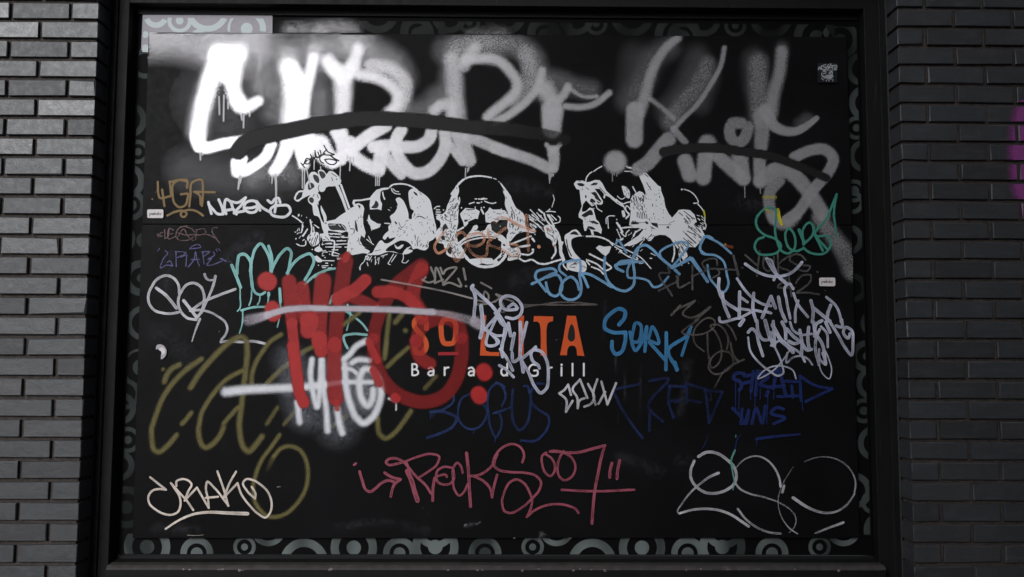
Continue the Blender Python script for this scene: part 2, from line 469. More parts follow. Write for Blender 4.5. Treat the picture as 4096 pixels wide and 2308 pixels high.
for tx, ty, s, x, y, sp in (
    (3072, 0, k1, 545, 300, [(76, 50), (24, 0)]), (3072, 0, k1, 715, 520, [(68, 44), (17, 0)]), (3072, 0, k1, 740, 775, [(70, 44)]),
    (3072, 0, k1, 668, 965, [(47, 31), (15, 0)]), (3072, 0, k1, 735, 1175, [(66, 44), (17, 0)]), (3072, 0, k1, 650, 1440, [(46, 30), (20, 0)]),
    (3072, 770, k1, 640, 75, [(46, 28)]), (3072, 770, k1, 610, 355, [(60, 36)]), (3072, 770, k1, 640, 720, [(58, 36)]), (3072, 770, k1, 800, 985, [(54, 34)]),
    (3072, 770, k1, 745, 1235, [(64, 40), (16, 0)]), (3072, 770, k1, 790, 1440, [(66, 44)]),
    (3072, 1540, k3, 725, 195, [(50, 33), (17, 0)]), (3072, 1540, k3, 810, 440, [(70, 46), (30, 0)]), (3072, 1540, k3, 650, 800, [(72, 46)]),
    (3072, 1540, k3, 795, 885, [(48, 32), (8, 0)]), (3072, 1540, k3, 860, 1095, [(72, 44)])):
    right.append(T(tx, ty, s, x, y) + (sp,))
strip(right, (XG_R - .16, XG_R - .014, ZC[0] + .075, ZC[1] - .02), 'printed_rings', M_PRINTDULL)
bot, top = [], []
KD = 1.59
for base in (615, 1340, 2062):
    for dx, dy, sp in ((-245, 1376, DOTRING), (-120, 1392, HALFRING), (0, 1376, SMALL), (150, 1415, [(96, 62)]), (60, 1330, [(70, 48)]), (275, 1378, DOTRING), (390, 1392, HALFRING), (480, 1330, [(80, 52)])):
        x = base + dx
        if 285 < x < 2200: bot.append((x * KD, dy * KD, sp))
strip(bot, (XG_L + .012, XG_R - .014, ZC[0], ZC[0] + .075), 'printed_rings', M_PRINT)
for i, base in enumerate((860, 1180, 1500, 1850)):
    for dx, dy, sp in ((-130, 80, HALFRING), (0, 52, SMALL), (90, 30, [(86, 56)]), (205, 82, DOTRING), (270, 40, [(70, 46)])):
        top.append(((base + dx) * KD, (dy + 5 * i * .8) * KD, sp))
strip(top, (XG_L + .25, XG_R - .10, ZC[1] - .085, ZC[1] - .012), 'printed_rings', M_PRINTSHADE)
# the lavender remnant of an older print in the top left corner
lv = MB()
pts = [(571, 59), (1090, 61.5), (1089, 150), (600, 150), (592, 211), (564, 200)]
ids = [lv.vert(at(x, y, Y_FILM - .0020)) for x, y in pts]
lv.face([ids[0], ids[1], ids[2], ids[3]]); lv.face([ids[0], ids[3], ids[4], ids[5]])
lav = part(lv, 'old_poster', m_solid('lavender_paper', srgb(166, 161, 169), .6, .10), fr_, 'pale lavender poster remnant printed with rings')
lr = MB(); s_ = 3.3895
for i, (x, y, sp) in enumerate(((285, 40, [(50, 28, 200, 335)]), (605, 110, [(49, 33), (15.5, 0)]), (985, -30, [(86, 62, 205, 335)]), (1515, 220, [(24, 0), (77, 53, -10, 60), (77, 66, 130, 190)]), (860, 330, [(30, 16)]), (140, 300, [(14, 0)]), (140, 490, [(17, 0)]))):
    rings(lr, 540 + x / s_, 50 + y / s_, Y_FILM - .0026 - .00008 * i, sp)
lo = lr.build('ring_print', m_solid('pale_blue_print', srgb(196, 206, 208), .6), lav)
a_, b_ = at(575, 71, Y_FILM), at(1085, 150, Y_FILM)
clip(lo, [((a_[0], 0, 0), (-1, 0, 0)), ((b_[0], 0, 0), (1, 0, 0)), ((0, 0, a_[2]), (0, 0, 1)), ((0, 0, at(580, 209, Y_FILM)[2]), (0, 0, -1))])

# ---- the board: two painted panels over the glass
bo = empty('painted_board', at(2000, 2152, YB))
tag(bo, 'big black two panel board covered in graffiti, fixed over the shop window', 'board')
tag(fr_, 'black framed shop window with ringed film showing round the board', 'window')
def panel(corners, name):
    mb = MB()
    f = [mb.vert(at(x, y, YB)) for x, y in corners]; b = [mb.vert((mb.v[i][0], Y_FILM - .0045, mb.v[i][2])) for i in f]
    mb.face(f); mb.face(b[::-1])
    for i in range(4):
        k = (i + 1) % 4; mb.face([f[k], f[i], b[i], b[k]])
    return part(mb, name, M_BOARD, bo, bevel=.0012)
panel([(595, 129), (3387, 148), (3409, 900), (568.5, 895.5)], 'upper_panel')
panel([(567, 898), (3409, 902.5), (3438, 2152), (530, 2153)], 'lower_panel')

# ---------------------------------------------------------------- strokes traced on the board
TILES = {}
for i, x in enumerate((540, 1260, 1980, 2700)):
    for r, ys in (('A', (50,) * 4), ('B', (440,) * 4), ('C', (860, 1000, 1000, 860)), ('D', (1270, 1340, 1340, 1270)), ('E', (1740,) * 4)):
        TILES[r + str(i + 1)] = (x, ys[i], 3.3895)
TILES.update(M1=(1160, 640, 3.0894), M2=(1420, 700, 3.63), M3=(1720, 680, 3.457), M4=(2040, 680, 3.457), M5=(2260, 640, 3.457), M6=(2430, 660, 3.457))

def crom(P, closed=False, step=4.0):
    """Catmull-Rom through P (tuples of equal length); returns samples"""
    n_ = len(P)
    if n_ == 1: return [P[0]]
    if n_ == 2 and not closed:
        d = math.dist(P[0][:2], P[1][:2]); k = max(1, int(d / (step * 2)))
        return [tuple(a + (b - a) * i / k for a, b in zip(*P)) for i in range(k + 1)]
    res = []
    for i in range(n_ if closed else n_ - 1):
        if closed: q = [P[(i + j - 1) % n_] for j in range(4)]
        else: q = [P[max(0, i - 1)], P[i], P[i + 1], P[min(n_ - 1, i + 2)]]
        d = math.dist(q[1][:2], q[2][:2]); k = max(2, int(d / step)); k = min(k, 24)
        # limit tangents so that uneven spacing does not overshoot
        def tan(a, b, c):
            la, lb = max(1e-3, math.dist(a[:2], b[:2])), max(1e-3, math.dist(b[:2], c[:2]))
            return [((bb - aa) / la * lb + (cc - bb)) / (la + lb) for aa, bb, cc in zip(a, b, c)] if False else \
                   [(((bb - aa) / la) * lb + ((cc - bb) / lb) * la) / (la + lb) for aa, bb, cc in zip(a, b, c)]
        t1 = tan(q[0], q[1], q[2]) if q[0] != q[1] else [(b - a) / max(d, 1e-3) for a, b in zip(q[1], q[2])]
        t2 = tan(q[1], q[2], q[3]) if q[3] != q[2] else [(b - a) / max(d, 1e-3) for a, b in zip(q[1], q[2])]
        for s in range(k):
            t = s / k; h00 = 2 * t ** 3 - 3 * t ** 2 + 1; h10 = t ** 3 - 2 * t ** 2 + t; h01 = -2 * t ** 3 + 3 * t ** 2; h11 = t ** 3 - t ** 2
            res.append(tuple(h00 * a + h10 * d * m + h01 * b + h11 * d * n2 for a, m, b, n2 in zip(q[1], t1, q[2], t2)))
    if not closed: res.append(P[-1])
    return res

def stroke(mb, S, Y, m=0, wob=0.0, rnd=random):
    """S: samples (x, y, width, alpha) in photo pixels"""
    n_ = len(S); dy = .00003 / max(1, n_)
    pr = None
    ph = rnd.uniform(0, 9)
    for i, (x, y, w, a) in enumerate(S):
        if n_ > 1:
            x0, y0 = S[max(0, i - 1)][:2]; x1, y1 = S[min(n_ - 1, i + 1)][:2]
            l = math.hypot(x1 - x0, y1 - y0) or 1.0
            tx, ty = (x1 - x0) / l, (y1 - y0) / l
        else: tx, ty = 1.0, 0.0
        h = w / 2 * (1 + wob * (math.sin(i * .9 + ph) * .6 + rnd.uniform(-.5, .5)))
        yy = Y - dy * i
        c = mb.vert(at(x, y, yy), 0, a)
        l_ = mb.vert(at(x - ty * h, y + tx * h, yy), 1, a); r_ = mb.vert(at(x + ty * h, y - tx * h, yy), 1, a)
        if pr:
            mb.face([pr[0], c, l_, pr[1]], m); mb.face([c, pr[0], pr[2], r_], m)
        if i == 0 or i == n_ - 1:
            for s in ([-1] if i == 0 else [1]) if n_ > 1 else (-1, 1):
                prev = l_
                for k in range(1, 7):
                    t = math.pi * k / 6
                    ox, oy = -ty * math.cos(t) + s * tx * math.sin(t), tx * math.cos(t) + s * ty * math.sin(t)
                    q = r_ if k == 6 else mb.vert(at(x + ox * h, y + oy * h, yy), 1, a)
                    mb.face([c, prev, q], m); prev = q
        pr = (c, l_, r_)

def poly(mb, P, Y, m=0, a=1.0):
    tri = geometry.tessellate_polygon([[Vector((x, y, 0)) for x, y in P]])
    ids = [mb.vert(at(x, y, Y), 0, a) for x, y in P]
    for t in tri: mb.face([ids[k] for k in t], m)

LAYER = [0]
WS = [1.0]                                   # pen width factor
BOARD_OUT = [[(595, 129), (3387, 148), (3409, 900), (568.5, 895.5)], [(567, 898), (3409, 902.5), (3438, 2152), (530, 2153)]]
def parse(mb, text, Ytop, thick, wob):
    lines = [l.strip() for l in text.strip().splitlines() if l.strip()]
    rnd = random.Random(len(text))
    cnt = sum(l.count('/') + 1 for l in lines); i = 0
    for l in lines:
        hd, body = l.split(':')
        hs = hd.split()
        ox, oy, s = TILES[hs[0]]
        kind = hs[1]; mi = 0; a0 = a1 = 1.0; W = wob
        for e in hs[2:]:
            if e[0] == '#': mi = int(e[1:])
            if e[0] == '@':
                q = [float(v) for v in e[1:].split('-')]; a0, a1 = q[0], q[-1]
            if e[0] == '~': W = float(e[1:])
        for body1 in body.split('/'):
            Y = Ytop - thick * i / max(1, cnt); i += 1
            pts, corners = [], []
            for p in body1.split():
                c = p.endswith('*'); p = p.rstrip('*')
                x, y = p.split(','); pts.append((ox + float(x) / s, oy + float(y) / s)); corners.append(c)
            if not pts: continue
            if kind == 'P': poly(mb, pts, Y, mi, a0)
            elif kind == 'Q': poly(mb, [q[:2] for q in crom(pts, True, 5.0)], Y, mi, a0)
            else:
                ws = [float(v) * WS[0] / s for v in kind.split('-')]; w0, w1 = ws[0], ws[-1]
                acc = [0.0]
                for p, q in zip(pts, pts[1:]): acc.append(acc[-1] + math.dist(p, q))
                L = acc[-1] or 1.0
                F = [(p[0], p[1], w0 + (w1 - w0) * t / L, a0 + (a1 - a0) * t / L) for p, t in zip(pts, acc)]
                seg = [F[0]]
                st = max(2.5, min(w0, w1) * .35)
                for f, c in zip(F[1:], corners[1:]):
                    seg.append(f)
                    if c:
                        stroke(mb, crom(seg, False, st), Y, mi, W, rnd); seg = [f]; Y -= .000012
                if len(seg) > 1 or len(F) == 1: stroke(mb, crom(seg, False, st), Y, mi, W, rnd)

def paint(name, label, mats, text, wob=0.06, parent=None):
    LAYER[0] += 1
    mb = MB()
    parse(mb, text, YB - .0005 - .00012 * LAYER[0], .00007, wob)
    o = mb.build(name, mats, parent or bo)
    o.location = -bo.location
    if parent: o.location = (0, 0, 0)
    if label: o['label'] = label
    return o

def inside(px, py, q):
    ok = np.ones(px.shape, bool)
    for i in range(4):
        (x0, y0), (x1, y1) = q[i], q[(i + 1) % 4]
        ok &= ((x1 - x0) * (py - y0) - (y1 - y0) * (px - x0)) >= 0
    return ok

def at_many(px, py, Y):
    m3 = np.array(_M3)
    d = np.stack([(px - 2048.0) / FPX, -(py - 1154.0) / FPX, -np.ones_like(px)], -1) @ m3.T
    t = (Y - _O.y) / d[..., 1]
    return np.stack([_O.x + d[..., 0] * t, np.full_like(px, Y), _O.z + d[..., 2] * t], -1)

def spray(name, label, mat, text, cell=5.0, core=.5, parent=None, Y=None, clip=None, op=.94):
    """spray paint as ONE sheet whose vertices carry the paint's coverage (no overlapping layers);
    lines: TILE width[-width] [@alpha[-alpha]] [hCORE] : points"""
    L = []
    for l in text.strip().splitlines():
        if not l.strip(): continue
        hd, body = l.split(':'); hs = hd.split(); ox, oy, s = TILES[hs[0]]
        ws = [float(v) / s for v in hs[1].split('-')]; a0 = a1 = 1.0; hc = core
        for e in hs[2:]:
            if e[0] == '@': q = [float(v) for v in e[1:].split('-')]; a0, a1 = q[0], q[-1]
            if e[0] == 'h': hc = float(e[1:])
        for b1 in body.split('/'):
            pts = [tuple(float(v) for v in p.split(',')) for p in b1.split()]
            if not pts: continue
            pts = [(ox + x / s, oy + y / s) for x, y in pts]
            acc = [0.0]
            for p, q in zip(pts, pts[1:]): acc.append(acc[-1] + math.dist(p, q))
            T_ = acc[-1] or 1.0
            F = [(p[0], p[1], ws[0] + (ws[-1] - ws[0]) * t / T_, a0 + (a1 - a0) * t / T_) for p, t in zip(pts, acc)]
            L.append((np.array(crom(F, False, max(4.0, min(ws) * .25))), hc))
    x0 = min((S[:, 0] - S[:, 2] / 2).min() for S, _ in L) - cell; x1 = max((S[:, 0] + S[:, 2] / 2).max() for S, _ in L) + cell
    y0 = min((S[:, 1] - S[:, 2] / 2).min() for S, _ in L) - cell; y1 = max((S[:, 1] + S[:, 2] / 2).max() for S, _ in L) + cell
    gx, gy = np.arange(x0, x1 + cell, cell), np.arange(y0, y1 + cell, cell)
    A = np.zeros((len(gy), len(gx)))
    for S, hc in L:
        w = S[:, 2].max() / 2
        i0, i1 = np.searchsorted(gx, S[:, 0].min() - w), np.searchsorted(gx, S[:, 0].max() + w)
        j0, j1 = np.searchsorted(gy, S[:, 1].min() - w), np.searchsorted(gy, S[:, 1].max() + w)
        X, Yy = np.meshgrid(gx[i0:i1], gy[j0:j1])
        best = np.full(X.shape, 9.0); ba = np.zeros(X.shape)
        segs = list(zip(S[:-1], S[1:])) if len(S) > 1 else [(S[0], S[0] + np.array([.01, 0, 0, 0]))]
        for p, q in segs:
            dx, dy = q[0] - p[0], q[1] - p[1]; l2 = dx * dx + dy * dy + 1e-9
            t = np.clip(((X - p[0]) * dx + (Yy - p[1]) * dy) / l2, 0, 1)
            dd = np.hypot(X - p[0] - t * dx, Yy - p[1] - t * dy) / ((p[2] + (q[2] - p[2]) * t) / 2)
            m_ = dd < best
            best = np.where(m_, dd, best); ba = np.where(m_, p[3] + (q[3] - p[3]) * t, ba)
        u = np.clip((1 - best) / (1 - hc), 0, 1); f = u * u * (3 - 2 * u) * ba * op
        A[j0:j1, i0:i1] = 1 - (1 - A[j0:j1, i0:i1]) * (1 - f)
    LAYER[0] += 1
    if Y is None: Y = YB - .0005 - .00012 * LAYER[0]
    X, Yy = np.meshgrid(gx, gy)
    keep = A > .006
    cells = keep[:-1, :-1] | keep[1:, :-1] | keep[:-1, 1:] | keep[1:, 1:]
    P = at_many(X, Yy, Y)
    cl = clip or [[(a, b) for a, b in q] for q in BOARD_OUT]
    ok = np.zeros(X.shape, bool)
    for q in cl: ok |= inside(X, Yy, q)
    if clip is None:                                    # the two panels meet: no gap in the sheet there
        ok |= inside(X, Yy, [(590, 850), (3400, 850), (3404, 940), (578, 940)])
    cells &= ok[:-1, :-1] & ok[1:, :-1] & ok[:-1, 1:] & ok[1:, 1:]
    jj, ii = np.nonzero(cells)
    nx = len(gx); idx = np.stack([jj * nx + ii, jj * nx + ii + 1, (jj + 1) * nx + ii + 1, (jj + 1) * nx + ii], -1)
    used, inv = np.unique(idx, return_inverse=True); inv = inv.reshape(idx.shape)
    mb = MB(); mb.v = [tuple(v) for v in P.reshape(-1, 3)[used]]; mb.a = A.reshape(-1)[used].tolist(); mb.d = [0.0] * len(used)
    mb.f = [tuple(r) for r in inv[:, ::-1]]; mb.mi = [0] * len(mb.f)
    pa = parent or bo
    o = mb.build(name, mat, pa); o.location = -pa.location
    if label: o['label'] = label
    return o
# ---------------------------------------------------------------- inks and paints
M_WHITEINK = m_marker('white_print_ink', srgb(222, 223, 226), op=.985, streak=.05)
M_BLACKINK = m_solid('black_print_ink', (.006, .006, .0065, 1), .5)
M_ORANGE = m_marker('orange_print_ink', srgb(204, 84, 38), op=1.0, streak=.02)
M_CRIMSON = m_marker('crimson_print_ink', srgb(160, 36, 46), op=1.0, streak=.02)
M_LETTER = m_marker('pale_print_ink', srgb(232, 228, 230), op=.98, streak=.05)
M_SILVER = m_spray('silver_spray', (.53, .52, .54, 1), grain=1.0, rough=.38, metal=.54, speckle=230, mottle=.10)
M_SILVERLINE = m_marker('silver_drip', (.50, .49, .51, 1), op=.97, streak=.08, rough=.42)
M_BLACKSPRAY = m_spray('black_spray', (.009, .0088, .0085, 1), grain=.5, rough=.6)

WS[0] = .9
# ---------------------------------------------------------------- printed engraving of three drinkers
def hatch(tile, n, x0, x1, y0, y1, ang, ln, w, ink, seed, jit=.35):
    """n short engraver's cuts (ink 1 = black) or burrs (ink 0 = white) about one direction inside a box"""
    r = random.Random(seed); t = []
    for _ in range(n):
        x, y = r.uniform(x0, x1), r.uniform(y0, y1); a = R(ang) + r.gauss(0, jit); l = ln * r.uniform(.3, 1.2)
        t.append('%.0f,%.0f %.0f,%.0f' % (x, y, x + l * math.cos(a), y - l * math.sin(a)))
    return '%s %g #%d: %s\n' % (tile, w, ink, '/ '.join(t))
H1 = (hatch('M2', 26, 800, 1100, 330, 900, 75, 26, 7, 1, 1) + hatch('M2', 16, 520, 760, 640, 900, 60, 28, 7, 1, 2) + hatch('M2', 16, 860, 1060, 920, 1060, 80, 34, 8, 1, 3)
      + hatch('M2', 12, 490, 640, 440, 800, 150, 26, 9, 0, 4) + hatch('M1', 16, 720, 900, 700, 1120, 80, 24, 7, 1, 5) + hatch('M1', 14, 60, 200, 660, 1060, 60, 34, 9, 0, 6)
      + hatch('M1', 22, 380, 700, 900, 1230, 2, 46, 9, 0, 7, .08) + hatch('M1', 12, 230, 380, 900, 1060, 65, 50, 8, 1, 8) + hatch('M2', 18, 140, 480, 1150, 1290, 62, 36, 8, 0, 9))
H2 = (hatch('M3', 46, 130, 380, 560, 1000, 55, 34, 9, 1, 11, .7) + hatch('M3', 22, 250, 390, 380, 620, 60, 30, 8, 1, 12, .5) + hatch('M3', 24, 250, 420, 1020, 1190, 70, 32, 9, 1, 13, .6)
      + hatch('M3', 26, 1100, 1300, 560, 840, 80, 40, 8, 1, 14, .3) + hatch('M3', 16, 1060, 1240, 1080, 1220, 40, 30, 9, 1, 15, .8) + hatch('M3', 14, 470, 680, 560, 720, 10, 18, 6, 1, 16)
      + hatch('M3', 14, 790, 1060, 570, 690, 5, 22, 7, 1, 17) + hatch('M3', 14, 540, 900, 820, 900, 20, 24, 8, 1, 18) + hatch('M4', 20, 250, 480, 600, 820, -48, 60, 9, 0, 19, .12)
      + hatch('M4', 12, 480, 640, 790, 1020, -60, 34, 8, 1, 20) + hatch('M3', 10, 960, 1060, 1130, 1230, 40, 30, 9, 0, 21))
H3 = (hatch('M6', 30, 330, 520, 400, 640, -75, 44, 9, 1, 31, .25) + hatch('M6', 26, 520, 780, 300, 760, -70, 16, 8, 1, 32, .6) + hatch('M6', 26, 1040, 1290, 720, 1080, -42, 60, 9, 1, 33, .15)
      + hatch('M6', 14, 920, 1090, 1040, 1180, -60, 60, 9, 1, 34, .2) + hatch('M6', 18, 300, 620, 880, 1060, 35, 40, 9, 1, 35, .25) + hatch('M5', 18, 220, 470, 400, 960, -60, 26, 7, 1, 36, .7)
      + hatch('M6', 14, 200, 320, 300, 460, -50, 22, 7, 1, 37) + hatch('M6', 16, 1210, 1330, 640, 1010, -38, 50, 10, 0, 38, .2) + hatch('M6', 18, 120, 480, 860, 1300, 38, 40, 8, 0, 39, .3)
      + hatch('M4', 18, 800, 1380, 1230, 1390, 15, 40, 8, 1, 40, .4))
paint('printed_portrait', 'white engraved drinker in profile tilting a tall glass', [M_WHITEINK, M_BLACKINK], """
M1 Q: 165,375 200,285 232,240 235,188 268,150 318,150 350,182 345,140 372,115 412,127 455,175 480,138 525,140 585,185 632,250 625,288 530,326 470,328 442,345 432,375 395,396 362,385 345,400 372,440 376,480 350,520 352,560 332,540 345,580 440,790 470,800 470,900 495,985 400,972 372,960 362,915 415,905 400,850 330,690 302,685 285,640 272,560 232,525 220,480 250,435 150,470
M1 24: 170,385 110,392 72,440 62,480 90,503 150,468 230,425
M1 Q: 382,560 404,600 452,740 432,785 410,700 384,630
M1 P: 556,312 602,316 655,440 722,640 690,640 640,500
M1 P: 610,290 640,300 745,590 724,604
M1 P: 440,760 560,735 620,685 700,635 740,600 790,575 770,530 782,492 880,487 988,465 1030,410 1070,368 1150,345 1215,345 1212,362 1150,372 1120,390 1112,470 1120,505 1138,540 1130,622 1080,605 990,612 984,560 990,490 880,506 802,512 802,545 850,533 900,558 918,600 902,700 905,790 935,900 920,962 880,930 862,990 900,1060 990,1130 960,1158 900,1150 770,1175 700,1140 715,1000 722,900 700,880 640,900 540,880 470,870 455,800
M1 Q #1: 285,182 330,188 362,240 352,288 318,268 290,222
M1 Q #1: 362,138 400,140 442,195 400,232 370,190
M1 Q #1: 230,290 266,280 302,332 280,350 235,372
M1 Q #1: 235,475 268,458 296,490 280,532 252,525
M1 10 #1: 515,215 525,255/ 515,165 575,205/ 360,310 350,350 365,390/ 300,425 285,450/ 335,430 350,470/ 150,400 90,470 76,490
M1 14 #1: 575,235 578,240
M1 Q #1: 470,792 560,788 640,792 690,832 700,860 600,866 490,852
M1 P #1: 835,560 852,552 872,570 864,606
M1 Q #1: 805,740 826,790 832,890 810,862 803,800
M1 12 #1: 745,850 790,855 790,905
M1 Q #1: 1060,500 1096,545 1082,588 1004,588 1040,545
M1 8: 480,806 560,800/ 600,800 625,825/ 640,800 690,860
M1 13: 480,908 580,912/ 470,942 610,955/ 640,956 720,956/ 580,1000 690,998/ 400,995 520,995/ 440,1035 520,1036/ 560,1042 710,1036/ 440,1075 630,1075/ 680,1076 712,1078/ 400,1136 460,1138/ 520,1110 590,1112/ 540,1140 610,1164/ 400,1242 545,1246/ 395,1310 470,1305/ 400,1330 440,1330/ 470,1336 520,1335/ 520,1180 600,1186/ 440,1275 465,1275/ 350,1300 352,1301/ 430,1205 436,1206/ 490,1165 492,1166/ 400,1160 404,1160/ 515,1298 517,1300
M1 20: 500,990 540,1000 545,1080 522,1168/ 330,1190 390,1240
M1 18: 32,690 80,720 145,770/ 155,800 150,860 140,895/ 110,675 105,690
M1 20: 215,855 160,940/ 250,740 268,870 240,960
M1 14: 80,1036 130,1060 190,1050 196,1000/ 300,800 355,838/ 290,830 300,900/ 65,890 66,892/ 70,972 72,974/ 275,1106 276,1107/ 205,710 206,711/ 270,765 272,768
M1 Q: 210,975 262,900 330,890 372,920 380,960 330,1050 270,1065 238,1020
M1 Q: 300,1112 350,1068 402,1112 350,1138
M1 Q: 300,1186 382,1230 400,1252 340,1262
M1 10 #1: 250,960 225,1020/ 285,960 250,1040/ 320,950 280,1060/ 345,930 310,1050/ 362,880 365,1040/ 430,940 480,990/ 390,960 410,1040
M1 12: 365,1000 362,1100/ 405,980 402,1050
M2 Q: 250,1130 290,1060 390,950 430,990 560,940 590,905 545,912 500,922 482,890 432,940 405,920 440,850 490,800 482,760 530,690 510,600 570,550 608,490 620,430 594,345 640,325 680,350 740,450 775,560 790,640 820,640 828,580 855,520 812,490 792,420 780,340 790,225 845,195 940,240 1030,300 1090,370 1115,470 1150,640 1180,770 1172,890 1130,940 1075,970 1065,1050 1025,1090 940,1080 900,1065 840,1076 815,1020 760,970 660,952 560,1000 470,1060 445,1092 560,1110 690,1140 720,1092 760,1080 840,1100 780,1140 720,1152 650,1142 480,1116 340,1160 180,1150
M2 24: 505,175 540,146 620,130 720,133 830,170 900,215
M2 20: 490,190 430,194 380,200
M2 13: 525,190 545,240 590,270 655,278/ 550,200 590,235 635,243
M2 20: 402,250 410,300 430,350
M2 Q: 205,575 225,640 300,690 370,742 300,782 240,792 220,740 190,690
M2 16: 310,710 370,716/ 430,700 505,706/ 178,655 178,660/ 240,800 241,801
M2 12: 190,1150 160,1190 130,1258 82,1310 70,1370/ 175,1270 190,1320/ 210,1240 240,1180/ 300,1220 295,1300/ 350,1200 340,1290/ 380,1180 470,1150/ 560,1150 500,1250 480,1290 512,1300/ 600,1160 530,1262/ 700,1140 700,1220 682,1262 740,1275 776,1238
M2 18: 70,1340 74,1375/ 760,1060 720,1112/ 800,1045 730,1090/ 200,1190 180,1230
M2 Q: 572,1005 600,1070 660,1072 702,1010 680,1012 620,1046
M2 Q #1: 845,240 900,270 912,302 872,286
M2 Q #1: 575,670 612,700 600,720 580,702
M2 10 #1: 625,745 662,792/ 640,705 680,765 710,740/ 770,655 740,672/ 870,870 880,905/ 900,950 905,1015/ 940,250 960,285/ 1085,760 1086,775/ 1140,710 1142,740/ 930,400 931,404/ 980,350 982,353/ 1000,385 1002,387/ 910,470 912,480/ 820,780 822,790/ 990,740 991,742/ 825,960 830,1000/ 965,1000 968,1010
M2 16 #1: 900,608 945,600 1010,630/ 1132,812 1145,850/ 1040,1020 1050,1045
M2 10 #1: 50,915 62,990/ 90,910 112,990/ 130,920 140,970/ 60,1000 102,1020/ 140,1060 222,1100/ 290,1105 370,1085/ 150,1000 250,1010/ 120,1030 220,1050
M2 12: 195,890 240,980/ 170,935 270,1012
""" + H1, wob=.16)

